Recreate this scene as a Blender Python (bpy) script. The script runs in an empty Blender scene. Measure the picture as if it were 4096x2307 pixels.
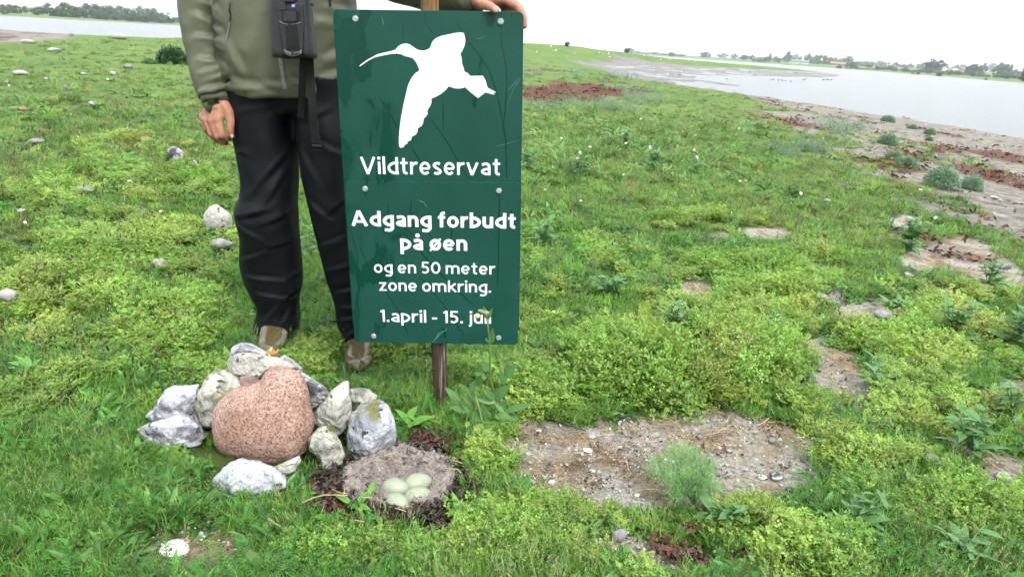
import bpy, bmesh, math, random
import numpy as np
from mathutils import Vector, Matrix, Quaternion, noise as mnoise
R = math.radians
rng = np.random.default_rng(7)
random.seed(7)
scene = bpy.context.scene
COL = scene.collection

# ------------------------------------------------------------------ camera
# pixel numbers below are those of the 4096 x 2307 photograph
F, CX, CY, H = 2871., 2048., 1153.5, 1.05          # focal length in pixels, image centre, eye height (m)
ROLL = math.atan(.066)
PITCH = math.atan((CY - (48 + .066 * CX)) * math.cos(ROLL) / F)
FW = np.array([0, math.cos(PITCH), -math.sin(PITCH)])
_r0 = np.array([1., 0, 0]); _u0 = np.array([0, math.sin(PITCH), math.cos(PITCH)])
RX = math.cos(ROLL) * _r0 + math.sin(ROLL) * _u0
UX = -math.sin(ROLL) * _r0 + math.cos(ROLL) * _u0
C0 = np.array([0, 0, H])
cam = bpy.data.cameras.new('camera')
cam.sensor_width = 36; cam.lens = 36 * F / 4096; cam.clip_end = 9000; cam.clip_start = .05
camo = bpy.data.objects.new('camera', cam); COL.objects.link(camo)
m = Matrix.Identity(4)
for i in range(3):
    m[i][0] = RX[i]; m[i][1] = UX[i]; m[i][2] = -FW[i]; m[i][3] = C0[i]
camo.matrix_world = m
scene.camera = camo

# ------------------------------------------------------------------ sky, sun, exposure
SUN_EL, SUN_AZ = 50, 150                 # degrees; azimuth clockwise from +Y (behind the camera, to the right)
world = bpy.data.worlds.new('World'); scene.world = world; world.use_nodes = True
wn = world.node_tree.nodes; wl = world.node_tree.links; wn.clear()
sky = wn.new('ShaderNodeTexSky'); sky.sky_type = 'NISHITA'; sky.sun_disc = False
sky.sun_elevation = R(SUN_EL); sky.sun_rotation = R(SUN_AZ)
tc = wn.new('ShaderNodeTexCoord'); mp = wn.new('ShaderNodeMapping'); mp.inputs['Scale'].default_value = (1, 1, 3.2)
ns = wn.new('ShaderNodeTexNoise'); ns.inputs['Scale'].default_value = 1.7; ns.inputs['Detail'].default_value = 5
ns.inputs['Roughness'].default_value = .55
cr = wn.new('ShaderNodeValToRGB')
cr.color_ramp.elements[0].position = .32; cr.color_ramp.elements[0].color = (6.4, 7.1, 7.7, 1)
cr.color_ramp.elements[1].position = .62; cr.color_ramp.elements[1].color = (10.8, 11.0, 11.2, 1)
mx = wn.new('ShaderNodeMix'); mx.data_type = 'RGBA'; mx.inputs[0].default_value = .93   # overcast: cloud over most of the blue
bg = wn.new('ShaderNodeBackground'); bg.inputs['Strength'].default_value = .1
wo = wn.new('ShaderNodeOutputWorld')
wl.new(tc.outputs['Generated'], mp.inputs['Vector']); wl.new(mp.outputs['Vector'], ns.inputs['Vector'])
# overcast sky: a third as bright at the horizon as overhead
sz = wn.new('ShaderNodeSeparateXYZ'); wl.new(tc.outputs['Generated'], sz.inputs[0])
cz = wn.new('ShaderNodeMapRange'); cz.inputs[1].default_value = 0; cz.inputs[2].default_value = 1; cz.inputs[3].default_value = .5; cz.inputs[4].default_value = 1.27
wl.new(sz.outputs[2], cz.inputs[0]); cm = wn.new('ShaderNodeVectorMath'); cm.operation = 'SCALE'; wl.new(cr.outputs['Color'], cm.inputs[0]); wl.new(cz.outputs[0], cm.inputs['Scale'])
wl.new(ns.outputs['Fac'], cr.inputs['Fac']); wl.new(sky.outputs['Color'], mx.inputs[6])
wl.new(cm.outputs[0], mx.inputs[7]); wl.new(mx.outputs[2], bg.inputs['Color']); wl.new(bg.outputs[0], wo.inputs[0])
sun = bpy.data.lights.new('sun', 'SUN'); sun.energy = 1.4; sun.angle = R(14); sun.color = (1, .97, .92)
suno = bpy.data.objects.new('sun', sun); COL.objects.link(suno)
_sd = Vector((math.sin(R(SUN_AZ)) * math.cos(R(SUN_EL)), math.cos(R(SUN_AZ)) * math.cos(R(SUN_EL)), math.sin(R(SUN_EL))))
suno.rotation_euler = _sd.to_track_quat('Z', 'Y').to_euler(); suno.location = (3, -3, 8)
vs = scene.view_settings
vs.view_transform = 'Standard'; vs.look = 'None'; vs.exposure = 1.47; vs.gamma = 1; vs.use_curve_mapping = False
scene.cycles.max_bounces = 4; scene.cycles.transparent_max_bounces = 4
scene.cycles.diffuse_bounces = 2; scene.cycles.glossy_bounces = 2; scene.cycles.transmission_bounces = 2
scene.cycles.use_denoising = True; scene.cycles.use_adaptive_sampling = True; scene.cycles.adaptive_threshold = .03; scene.cycles.adaptive_min_samples = 12

# ------------------------------------------------------------------ pixels to places
def ray(px, py): return FW + RX * (px - CX) / F + UX * (CY - py) / F
def gp(px, py, z=0.):                    # the point of level ground z that shows at a pixel
    d = ray(px, py); return C0 + d * ((z - H) / d[2])
def at(px, py, Y):                       # the point at depth Y that shows at a pixel
    d = ray(px, py); return C0 + d * (Y / d[1])
def pj(P):                               # points (n,3) -> pixels
    d = np.asarray(P, float) - C0; k = np.maximum(d @ FW, 1e-3)
    return CX + F * (d @ RX) / k, CY - F * (d @ UX) / k

# ------------------------------------------------------------------ helpers
def _h(ix, iy, s):
    n = (ix.astype(np.int64) * 374761393 + iy.astype(np.int64) * 668265263 + s * 1442695041) & 0xffffffff
    n = ((n ^ (n >> 13)) * 1274126177) & 0xffffffff
    return ((n ^ (n >> 16)) & 0xffff) / 65535.
def vn(x, y, s=0):                       # value noise 0..1
    x = np.asarray(x, float); y = np.asarray(y, float)
    ix = np.floor(x); iy = np.floor(y); fx = x - ix; fy = y - iy
    fx = fx * fx * (3 - 2 * fx); fy = fy * fy * (3 - 2 * fy)
    a = _h(ix, iy, s); b = _h(ix + 1, iy, s); c = _h(ix, iy + 1, s); d = _h(ix + 1, iy + 1, s)
    return (a * (1 - fx) + b * fx) * (1 - fy) + (c * (1 - fx) + d * fx) * fy
def fbm(x, y, s=0, o=4):
    t = 0; a = .5; k = 0
    for i in range(o):
        t = t + a * vn(x * 2 ** i + 17.3 * i, y * 2 ** i - 9.1 * i, s + i); k += a; a *= .5
    return t / k
def sstep(a, b, x):
    t = np.clip((x - a) / (b - a), 0, 1); return t * t * (3 - 2 * t)

def mat(name, col=(.5, .5, .5), rough=.6, metal=0, **kw):
    m = bpy.data.materials.new(name); m.use_nodes = True
    b = m.node_tree.nodes['Principled BSDF']
    b.inputs['Base Color'].default_value = (*col, 1); b.inputs['Roughness'].default_value = rough
    b.inputs['Metallic'].default_value = metal
    for k, v in kw.items(): b.inputs[k.replace('_', ' ')].default_value = v
    return m
def nmat(name, c1, c2, scale=8, rough=.7, detail=6, bump=.0, bscale=None, p=(.35, .65), c3=None, s3=30, p3=(.6, .7), coord='Object', stretch=(1, 1, 1), spec=.4, dist=.02):
    """noise-mixed procedural material, optional third colour in speckles, optional bump"""
    m = mat(name, c1, rough); nt = m.node_tree; n = nt.nodes; l = nt.links; b = n['Principled BSDF']
    b.inputs['Specular IOR Level'].default_value = spec
    t = n.new('ShaderNodeTexCoord'); mpn = n.new('ShaderNodeMapping'); mpn.inputs['Scale'].default_value = stretch
    l.new(t.outputs[coord], mpn.inputs['Vector'])
    a = n.new('ShaderNodeTexNoise'); a.inputs['Scale'].default_value = scale; a.inputs['Detail'].default_value = detail
    a.inputs['Roughness'].default_value = .65
    l.new(mpn.outputs[0], a.inputs['Vector'])
    r = n.new('ShaderNodeValToRGB'); r.color_ramp.elements[0].position = p[0]; r.color_ramp.elements[1].position = p[1]
    r.color_ramp.elements[0].color = (*c1, 1); r.color_ramp.elements[1].color = (*c2, 1)
    l.new(a.outputs['Fac'], r.inputs['Fac']); out = r.outputs['Color']
    if c3:
        a3 = n.new('ShaderNodeTexNoise'); a3.inputs['Scale'].default_value = s3; a3.inputs['Detail'].default_value = 3
        l.new(mpn.outputs[0], a3.inputs['Vector'])
        r3 = n.new('ShaderNodeValToRGB'); r3.color_ramp.elements[0].position = p3[0]; r3.color_ramp.elements[1].position = p3[1]
        r3.color_ramp.elements[0].color = (0, 0, 0, 1); r3.color_ramp.elements[1].color = (1, 1, 1, 1)
        l.new(a3.outputs['Fac'], r3.inputs['Fac'])
        mxn = n.new('ShaderNodeMix'); mxn.data_type = 'RGBA'; l.new(r3.outputs['Color'], mxn.inputs[0])
        l.new(out, mxn.inputs[6]); mxn.inputs[7].default_value = (*c3, 1); out = mxn.outputs[2]
    l.new(out, b.inputs['Base Color'])
    if bump:
        bn = n.new('ShaderNodeTexNoise'); bn.inputs['Scale'].default_value = bscale or scale * 3; bn.inputs['Detail'].default_value = 6
        l.new(mpn.outputs[0], bn.inputs['Vector'])
        bp = n.new('ShaderNodeBump'); bp.inputs['Strength'].default_value = bump; bp.inputs['Distance'].default_value = dist
        l.new(bn.outputs['Fac'], bp.inputs['Height']); l.new(bp.outputs[0], b.inputs['Normal'])
    return m
def leafmat(name, tint=(1, 1, 1), attr=True, rough=.45, trans=.35, spec=.35):
    """leaf: colour of the plant it belongs to (carried per instance), light passing through"""
    m = bpy.data.materials.new(name); m.use_nodes = True; nt = m.node_tree; n = nt.nodes; l = nt.links
    b = n['Principled BSDF']; b.inputs['Roughness'].default_value = rough; b.inputs['Specular IOR Level'].default_value = spec
    o = n['Material Output']
    if attr:
        a = n.new('ShaderNodeAttribute'); a.attribute_type = 'INSTANCER'; a.attribute_name = 'col'
        mu = n.new('ShaderNodeMix'); mu.data_type = 'RGBA'; mu.blend_type = 'MULTIPLY'; mu.inputs[0].default_value = 1
        l.new(a.outputs['Color'], mu.inputs[6]); mu.inputs[7].default_value = (*tint, 1)
        va = n.new('ShaderNodeAttribute'); va.attribute_name = 'var'; vm = n.new('ShaderNodeVectorMath'); vm.operation = 'SCALE'
        l.new(mu.outputs[2], vm.inputs[0]); l.new(va.outputs['Fac'], vm.inputs['Scale']); c = vm.outputs[0]
        l.new(c, b.inputs['Base Color'])
    else:
        t = n.new('ShaderNodeTexCoord'); a = n.new('ShaderNodeTexNoise'); a.inputs['Scale'].default_value = 14
        l.new(t.outputs['Object'], a.inputs['Vector'])
        r = n.new('ShaderNodeValToRGB'); r.color_ramp.elements[0].position = .3; r.color_ramp.elements[1].position = .7
        r.color_ramp.elements[0].color = (*[v * .72 for v in tint], 1); r.color_ramp.elements[1].color = (*[min(1, v * 1.2) for v in tint], 1)
        l.new(a.outputs['Fac'], r.inputs['Fac']); c = r.outputs['Color']; l.new(c, b.inputs['Base Color'])
    tr = n.new('ShaderNodeBsdfTranslucent'); l.new(c, tr.inputs['Color'])
    ms = n.new('ShaderNodeMixShader'); ms.inputs[0].default_value = trans
    l.new(b.outputs[0], ms.inputs[1]); l.new(tr.outputs[0], ms.inputs[2]); l.new(ms.outputs[0], o.inputs['Surface'])
    return m

def mesh(name, V, Fc, mt=None, smooth=True):
    me = bpy.data.meshes.new(name)
    me.from_pydata([tuple(map(float, v)) for v in V], [], [tuple(map(int, f)) for f in Fc])
    if mt: me.materials.append(mt)
    if smooth: me.polygons.foreach_set('use_smooth', [True] * len(me.polygons))
    me.update(); return me
def link(name, me, parent=None, loc=None):
    o = bpy.data.objects.new(name, me); COL.objects.link(o)
    if parent is not None: o.parent = parent
    if loc is not None: o.location = [float(v) for v in loc]
    return o
def tag(o, label=None, cat=None, group=None, kind=None):
    if label: o['label'] = label
    if cat: o['category'] = cat
    if group: o['group'] = group
    if kind: o['kind'] = kind
    return o
def empty(name, loc, label, cat, group=None):
    o = bpy.data.objects.new(name, None); COL.objects.link(o); o.location = [float(v) for v in loc]
    o.empty_display_size = .05
    return tag(o, label, cat, group)
def put(name, V, Fc, mt, parent=None, smooth=True, loc=None):
    """mesh object whose vertices are given in world coordinates; a child keeps them relative to its parent's location"""
    V = np.asarray(V, float)
    off = np.zeros(3)
    if parent is not None:
        q = parent
        while q is not None: off += np.array(q.location); q = q.parent
    if loc is not None: loc = np.asarray(loc, float); V = V - loc; loc = loc - off
    else: V = V - off
    return link(name, mesh(name, V, Fc, mt, smooth), parent, loc)
def box_vf(a, b):
    x0, y0, z0 = a; x1, y1, z1 = b
    V = [(x0, y0, z0), (x1, y0, z0), (x1, y1, z0), (x0, y1, z0), (x0, y0, z1), (x1, y0, z1), (x1, y1, z1), (x0, y1, z1)]
    return V, [(0, 3, 2, 1), (4, 5, 6, 7), (0, 1, 5, 4), (1, 2, 6, 5), (2, 3, 7, 6), (3, 0, 4, 7)]
def ring_faces(n, m, closed=True, off=0, cap0=True, cap1=True):
    f = []
    for i in range(n - 1):
        for j in range(m if closed else m - 1):
            k = (j + 1) % m
            f.append((off + i * m + j, off + i * m + k, off + (i + 1) * m + k, off + (i + 1) * m + j))
    if closed and cap0: f.append(tuple(off + j for j in range(m))[::-1])
    if closed and cap1: f.append(tuple(off + (n - 1) * m + j for j in range(m)))
    return f
def tube(P, rad, m=8, flat=1., up=None):
    """tube along points P with radii; returns V, F"""
    P = np.asarray(P, float); n = len(P); rad = np.broadcast_to(np.asarray(rad, float), (n,))
    T = np.gradient(P, axis=0); T /= np.linalg.norm(T, axis=1)[:, None] + 1e-12
    ref = np.array(up if up is not None else ([0, 0, 1.] if abs(T[0][2]) < .9 else [0, 1., 0]))
    V = []
    s = np.cross(T[0], ref); s /= np.linalg.norm(s)
    for i in range(n):
        s = s - T[i] * (s @ T[i]); s /= np.linalg.norm(s) + 1e-12; u = np.cross(s, T[i])
        for j in range(m):
            a = 2 * math.pi * j / m
            V.append(P[i] + rad[i] * (math.cos(a) * s + flat * math.sin(a) * u))
    return V, ring_faces(n, m)
class MB:
    def __init__(s): s.V = []; s.F = []
    def add(s, V, Fc):
        o = len(s.V); s.V.extend([tuple(v) for v in V]); s.F.extend([tuple(i + o for i in f) for f in Fc]); return s
    def put(s, name, mt, parent=None, smooth=True, loc=None): return put(name, s.V, s.F, mt, parent, smooth, loc)
# ------------------------------------------------------------------ terrain
WZ = -.45                                        # water level below the turf at the sign
_sh = [gp(*a, WZ)[:2] for a in [(4096, 558), (3560, 470), (3300, 425), (2950, 375), (2750, 345), (2600, 310), (2500, 284), (2400, 262)]]
_pen = [gp(*a, WZ)[:2] for a in [(2600, 262), (2850, 270), (3100, 282), (3330, 294)]]
_lf = [gp(*a, WZ)[:2] for a in [(735, 160), (360, 166), (250, 160), (0, 140)]]
ISLAND = np.array([(10.5, -30), (9.5, 3), (12.0, 12)] + _sh + _pen + [(66, 225), (20, 230), (-14, 160), (-26, 100)] + _lf + [(-60, 45), (-80, 0), (-60, -60), (0, -60)])
_fl = [gp(*a, WZ)[:2] for a in [(0, 64), (350, 84), (730, 104)]]
_fr = [gp(*a, WZ)[:2] for a in [(2600, 224), (3411, 279), (3800, 310), (4096, 334)]]
FARL = np.array([_fl[0] + np.array([-400, -150])] + _fl + [(60, 1000), (60, 4500), (-4500, 4500), (-4500, 200)])
FARR = np.array([(150, 1400)] + _fr[1:] + [_fr[-1] + np.array([300, -130]), (4500, 100), (4500, 4500), (150, 4500)])
MUD = np.array([gp(*a, WZ)[:2] for a in [(2330, 258), (2500, 252), (2800, 268), (3100, 283), (3380, 301), (3300, 312), (3080, 306), (2900, 300), (2760, 303), (2850, 330), (2950, 362), (2800, 345), (2600, 305), (2450, 280)]])
def sdist(X, Y, poly):
    P = np.stack([X, Y], -1); d = np.full(X.shape, 1e9); ins = np.zeros(X.shape, bool)
    for i in range(len(poly)):
        a = poly[i]; b = poly[(i + 1) % len(poly)]; e = b - a
        t = np.clip(((P - a) @ e) / (e @ e), 0, 1)
        q = P - a - t[..., None] * e; d = np.minimum(d, np.hypot(q[..., 0], q[..., 1]))
        c = (a[1] > Y) != (b[1] > Y)
        with np.errstate(divide='ignore', invalid='ignore'):
            xi = a[0] + (Y - a[1]) / (b[1] - a[1]) * e[0]
        ins ^= c & (X < xi)
    return np.where(ins, d, -d)
HX, HY = at(2190, 190, 112)[:2]
def height(X, Y):
    X = np.asarray(X, float); Y = np.asarray(Y, float)
    r = np.hypot(X, Y)
    wob = (fbm(X * .35, Y * .35, 5) - .5) * np.clip(r * .06, 0, 3)
    s = sdist(X, Y, ISLAND) + wob
    w = np.where(X > 1, 9., 5.) + 6 * sstep(35, 60, Y) * (X > 0)
    z = np.where(s > 0, WZ + .45 * sstep(-.15, 1, s / w) + .0, WZ - .03 - .05 * np.clip(-s, 0, 30))
    # mud flat at the head of the inlet: low, lumpy
    mudx, mudy = 13., 62.
    g = np.exp(-(((X - mudx - (Y - mudy) * .42) / 9) ** 2 + ((Y - mudy) / 30) ** 2))
    z = z + np.clip(g, 0, 1) * (fbm(X * 1.3, Y * .5, 9) - .42) * .2 * (s > -14)
    ms = sdist(X, Y, MUD) + (fbm(X * .35, Y * .2, 19) - .5) * 5
    z = np.where((ms > -3) & (Y > 20), np.maximum(z, WZ - .12 + .12 * sstep(-3, 1.5, ms) + (fbm(X * .7, Y * .3, 9) - .43) * .22 * sstep(-3, 2, ms)), z)
    hill = 1.45 * np.exp(-(((X - HX) / 26) ** 2 + ((Y - HY) / 45) ** 2)) + .5 * np.exp(-(((X - HX - 40) / 40) ** 2 + ((Y - HY - 30) / 40) ** 2))
    z = z + hill * sstep(2, 14, s)
    z = z + (fbm(X * .16, Y * .16, 3) - .5) * .35 * sstep(5, 30, r) * sstep(0, 8, s)
    near = sstep(9, 4, r)
    z = z + ((fbm(X * 2.2, Y * 2.2, 1) - .5) * .05 + (fbm(X * 9, Y * 9, 2) - .5) * .016) * sstep(-2, 3, s)
    for poly, k in ((FARL, 1.), (FARR, 1.)):
        s2 = sdist(X, Y, poly)
        z = np.where(s2 > -25, np.maximum(z, WZ + np.where(s2 > 0, .35 * sstep(0, 14, s2) + 2.2 * sstep(10, 160, s2) + np.clip(s2 - 120, 0, 1400) * .012, -.2)), z)
    # hollow of the bare patch and flat spot for the nest
    bx, by = gp(2640, 1840)[:2]
    z = z - .022 * np.exp(-(((X - bx) / .40) ** 2 + ((Y - by) / .17) ** 2) ** 2)
    nx, ny = gp(1600, 1925)[:2]
    z = z - .035 * np.exp(-(((X - nx) / .10) ** 2 + ((Y - ny) / .10) ** 2) ** 2)
    return z
def zg(x, y): return float(height(np.array([x]), np.array([y]))[0])

# zones of the ground, read off the photograph as (centre px, half size px, strength) and carried to the ground
BARE = [(2640, 1835, 630, 175, 1.35), (2250, 1800, 260, 120, 1.), (3050, 1900, 230, 120, 1.), (770, 2215, 240, 105, 1.4), (800, 2290, 200, 70, 1.3), (2500, 2185, 150, 75, 1.3), (2700, 2235, 170, 75, 1.2), (2950, 2240, 100, 55, .9), (3140, 2150, 170, 65, 1.3),
        (3350, 1500, 115, 95, 1.5), (3430, 1590, 80, 60, 1.5), (3260, 1400, 70, 55, 1.4), (3480, 1240, 150, 50, 1.5), (3330, 1180, 60, 30, .8), (3060, 930, 110, 28, .9), (2770, 1180, 90, 45, .6), (3690, 1010, 80, 55, 1.1),
        (4000, 1930, 150, 100, 1.3), (3860, 1800, 80, 40, .8), (3850, 985, 160, 75, 1.), (3980, 1070, 130, 70, 1.), (3620, 870, 70, 30, .9), (480, 1420, 110, 22, .7), (330, 900, 80, 16, .5), (4060, 1530, 60, 50, .7),
        (3900, 1240, 80, 40, .7), (2890, 940, 60, 16, .6), (600, 1080, 60, 16, .4)]
BEACH = np.array([gp(*a, -.1)[:2] for a in [(3080, 470), (3141, 515), (3247, 573), (3325, 693), (3479, 770), (3650, 820), (3794, 965), (3960, 1058), (4200, 1110), (4700, 1200)]] + [(14, 3), (16, 14), (15, 22), (12.5, 30), (10.5, 37)])
GRAV = np.array([gp(a, b, z)[:2] for a, b, z in [(-500, 120, -.45), (0, 136, -.45), (180, 150, -.4), (370, 168, -.3), (200, 179, -.1), (0, 180, -.1), (-500, 150, -.1)]])
def zones(X, Y):
    """bare, beach, mud, weed weights for ground points"""
    X = np.asarray(X, float); Y = np.asarray(Y, float)
    px, py = pj(np.stack([X, Y, np.zeros_like(X)], -1)); front = Y > .3
    n1 = (fbm(X * 3.1, Y * 3.1, 21) - .5); n2 = (fbm(X * 11, Y * 11, 22) - .5)
    bare = np.zeros_like(X)
    for cx, cy, a, b, k in BARE:
        d = np.hypot((px - cx) / a, (py - cy) / b)
        bare = np.maximum(bare, k * (1.25 - d))
    bare = np.where(front, sstep(.12, .38, bare + n1 * .5 + n2 * .45), 0)
    s = sdist(X, Y, BEACH) + (fbm(X * .8, Y * .8, 31) - .5) * 2.4 + n1 * .8
    beach = sstep(-.15, .35, s)
    si = sdist(X, Y, ISLAND)
    beach = np.maximum(beach, sstep(-.6, .6, sdist(X, Y, GRAV) + (fbm(X * .6, Y * .6, 34) - .5) * 2.5))
    g = np.exp(-(((X - 13 - (Y - 62) * .42) / 10) ** 2 + ((Y - 62) / 34) ** 2))
    mud = sstep(.55, .8, g + (fbm(X * .5, Y * .2, 35) - .5) * .5) * (Y > 33) * (si < 3)
    mud = np.maximum(mud, sstep(-2.5, .5, sdist(X, Y, MUD) + (fbm(X * .5, Y * .3, 37) - .5) * 4) * (Y > 30))
    mud = np.maximum(mud, sstep(2.5, .5, si + (fbm(X * .6, Y * .3, 36) - .5) * 2) * (Y > 30) * (X > 3))
    wd = np.hypot((px - 2280) / 300, (py - 372) / 42) + (fbm(X * .9, Y * .5, 41) - .5) * 1.2
    wd2 = np.hypot((px - 2190) / 170, (py - 285) / 11) + (fbm(X * .9, Y * .5, 42) - .5) * .9
    weed = np.maximum(sstep(1.05, .8, wd), sstep(1.0, .7, wd2)) * front
    ws = sstep(.57, .66, fbm(X * 1.1 + 4, Y * .55, 44)) * beach * (si > 2.5)
    return bare, beach, mud, np.maximum(weed, ws * .85)

ths = np.concatenate([np.linspace(-54, 54, 470), np.linspace(54, 306, 80)[1:-1]]) * math.pi / 180
rs = np.concatenate([[.05], np.geomspace(.3, 6500, 560)])
TH, RR = np.meshgrid(ths, rs); GX = RR * np.sin(TH); GY = RR * np.cos(TH)
GZ = height(GX, GY)
nr, nt_ = GX.shape
V = np.stack([GX, GY, GZ], -1).reshape(-1, 3)
ii, jj = np.meshgrid(np.arange(nr - 1), np.arange(nt_), indexing='ij'); j2 = (jj + 1) % nt_
Fq = np.stack([ii * nt_ + jj, (ii + 1) * nt_ + jj, (ii + 1) * nt_ + j2, ii * nt_ + j2], -1).reshape(-1, 4)
def fast_mesh(name, V, Fq, mt):
    me = bpy.data.meshes.new(name); k = Fq.shape[1]
    me.vertices.add(len(V)); me.vertices.foreach_set('co', V.astype(np.float32).ravel())
    me.loops.add(Fq.size); me.loops.foreach_set('vertex_index', Fq.astype(np.int32).ravel())
    me.polygons.add(len(Fq)); me.polygons.foreach_set('loop_start', np.arange(0, Fq.size, k, dtype=np.int32))
    me.polygons.foreach_set('loop_total', np.full(len(Fq), k, np.int32)); me.update(calc_edges=True)
    me.polygons.foreach_set('use_smooth', np.ones(len(Fq), bool))
    if mt: me.materials.append(mt)
    return me
def ground_material():
    m = mat('ground_soil_turf', rough=.9); nt = m.node_tree; n = nt.nodes; l = nt.links; b = n['Principled BSDF']
    b.inputs['Specular IOR Level'].default_value = .25
    at_ = n.new('ShaderNodeAttribute'); at_.attribute_name = 'zone'
    sp = n.new('ShaderNodeSeparateColor'); l.new(at_.outputs['Color'], sp.inputs[0])
    at2 = n.new('ShaderNodeAttribute'); at2.attribute_name = 'zone2'
    sp2 = n.new('ShaderNodeSeparateColor'); l.new(at2.outputs['Color'], sp2.inputs[0])
    g = n.new('ShaderNodeNewGeometry')
    def noise(s, d=6, r=.6):
        a = n.new('ShaderNodeTexNoise'); a.inputs['Scale'].default_value = s; a.inputs['Detail'].default_value = d
        a.inputs['Roughness'].default_value = r; l.new(g.outputs['Position'], a.inputs['Vector']); return a.outputs['Fac']
    def ramp(f, *st):
        r = n.new('ShaderNodeValToRGB'); e = r.color_ramp.elements
        while len(e) < len(st): e.new(.5)
        for q, (p, c) in zip(e, st): q.position = p; q.color = (*c, 1)
        l.new(f, r.inputs['Fac']); return r.outputs['Color']
    def mixc(f, a, c):
        x = n.new('ShaderNodeMix'); x.data_type = 'RGBA'; l.new(f, x.inputs[0]); l.new(a, x.inputs[6]); l.new(c, x.inputs[7]); return x.outputs[2]
    turf = ramp(noise(9, 8, .7), (.3, (.018, .03, .007)), (.5, (.04, .075, .012)), (.7, (.085, .12, .022)))
    far = ramp(noise(.35, 9, .72), (.36, (.06, .105, .02)), (.5, (.085, .15, .028)), (.64, (.125, .165, .04)))
    turf = mixc(sp2.outputs[1], turf, far)
    bare_a = ramp(noise(60, 6, .75), (.3, (.085, .066, .05)), (.42, (.235, .215, .18)), (.55, (.365, .345, .305)), (.7, (.56, .55, .52)))
    bare_b = ramp(noise(22, 7, .7), (.35, (.085, .057, .034)), (.6, (.32, .235, .14)))
    bare = mixc(ramp(noise(5, 4), (.42, (0, 0, 0)), (.6, (1, 1, 1))), bare_a, bare_b)
    beach = ramp(noise(7, 9, .72), (.3, (.045, .038, .03)), (.43, (.13, .114, .092)), (.56, (.215, .198, .168)), (.72, (.4, .385, .355)))
    mud = ramp(noise(2.5, 9, .75), (.35, (.04, .035, .03)), (.5, (.12, .108, .098)), (.66, (.3, .29, .275)))
    weed = ramp(noise(16, 8, .75), (.3, (.018, .008, .006)), (.5, (.075, .026, .014)), (.7, (.15, .06, .03)))
    c = mixc(sp.outputs[0], turf, bare); c = mixc(sp.outputs[1], c, beach); c = mixc(sp.outputs[2], c, mud); c = mixc(sp2.outputs[0], c, weed)
    l.new(c, b.inputs['Base Color'])
    rr = n.new('ShaderNodeMix'); rr.data_type = 'FLOAT'; l.new(sp.outputs[2], rr.inputs[0]); rr.inputs[2].default_value = .9; rr.inputs[3].default_value = .6
    l.new(rr.outputs[0], b.inputs['Roughness'])
    bp = n.new('ShaderNodeBump'); bp.inputs['Strength'].default_value = .9; bp.inputs['Distance'].default_value = .025
    l.new(noise(34, 8, .75), bp.inputs['Height']); l.new(bp.outputs[0], b.inputs['Normal'])
    return m
me = fast_mesh('ground', V, Fq, ground_material())
zb, zbe, zm, zw = zones(V[:, 0], V[:, 1])
rv = np.hypot(V[:, 0], V[:, 1])
si = sdist(V[:, 0], V[:, 1], ISLAND)
inland = si > -20
farm = np.maximum(sdist(V[:, 0], V[:, 1], FARL), sdist(V[:, 0], V[:, 1], FARR))
zbe = np.where(inland, zbe, 0); zbe = np.maximum(zbe, sstep(16, 4, farm) * (farm > -30))
zm = np.maximum(np.where(inland, zm, 0), sstep(.2, -.6, si) * (farm < -25))
A = me.attributes.new('zone', 'FLOAT_COLOR', 'POINT')
A.data.foreach_set('color', np.stack([zb * (rv < 14), zbe, zm, np.ones_like(zb)], -1).astype(np.float32).ravel())
A = me.attributes.new('zone2', 'FLOAT_COLOR', 'POINT')
A.data.foreach_set('color', np.stack([np.where(inland, zw, 0), sstep(6, 16, rv), zb * 0, np.ones_like(zb)], -1).astype(np.float32).ravel())
ground = link('ground', me); tag(ground, 'green turf of the low island sloping to the beach and far shores', kind='structure')

# water: one level sheet with small ripples
def water_material():
    m = mat('water', (.035, .05, .05), .2); nt = m.node_tree; n = nt.nodes; l = nt.links; b = n['Principled BSDF']
    b.inputs['Specular IOR Level'].default_value = .8; b.inputs['IOR'].default_value = 1.33
    g = n.new('ShaderNodeNewGeometry'); mpn = n.new('ShaderNodeMapping'); mpn.inputs['Scale'].default_value = (.5, 1.3, 1)
    l.new(g.outputs['Position'], mpn.inputs['Vector'])
    a = n.new('ShaderNodeTexNoise'); a.inputs['Scale'].default_value = 5.; a.inputs['Detail'].default_value = 4
    l.new(mpn.outputs[0], a.inputs['Vector'])
    bp = n.new('ShaderNodeBump'); bp.inputs['Strength'].default_value = .5; bp.inputs['Distance'].default_value = .06
    l.new(a.outputs['Fac'], bp.inputs['Height']); l.new(bp.outputs[0], b.inputs['Normal'])
    return m
th = np.linspace(0, 2 * math.pi, 65)[:-1]
V = [(0, 0, WZ)] + [(6300 * math.sin(a), 6300 * math.cos(a), WZ) for a in th]
water = put('water', V, [(0, 1 + (i + 1) % 64, 1 + i) for i in range(64)], water_material())
tag(water, 'calm pale water of the fjord mirroring the overcast sky', kind='structure')
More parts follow.
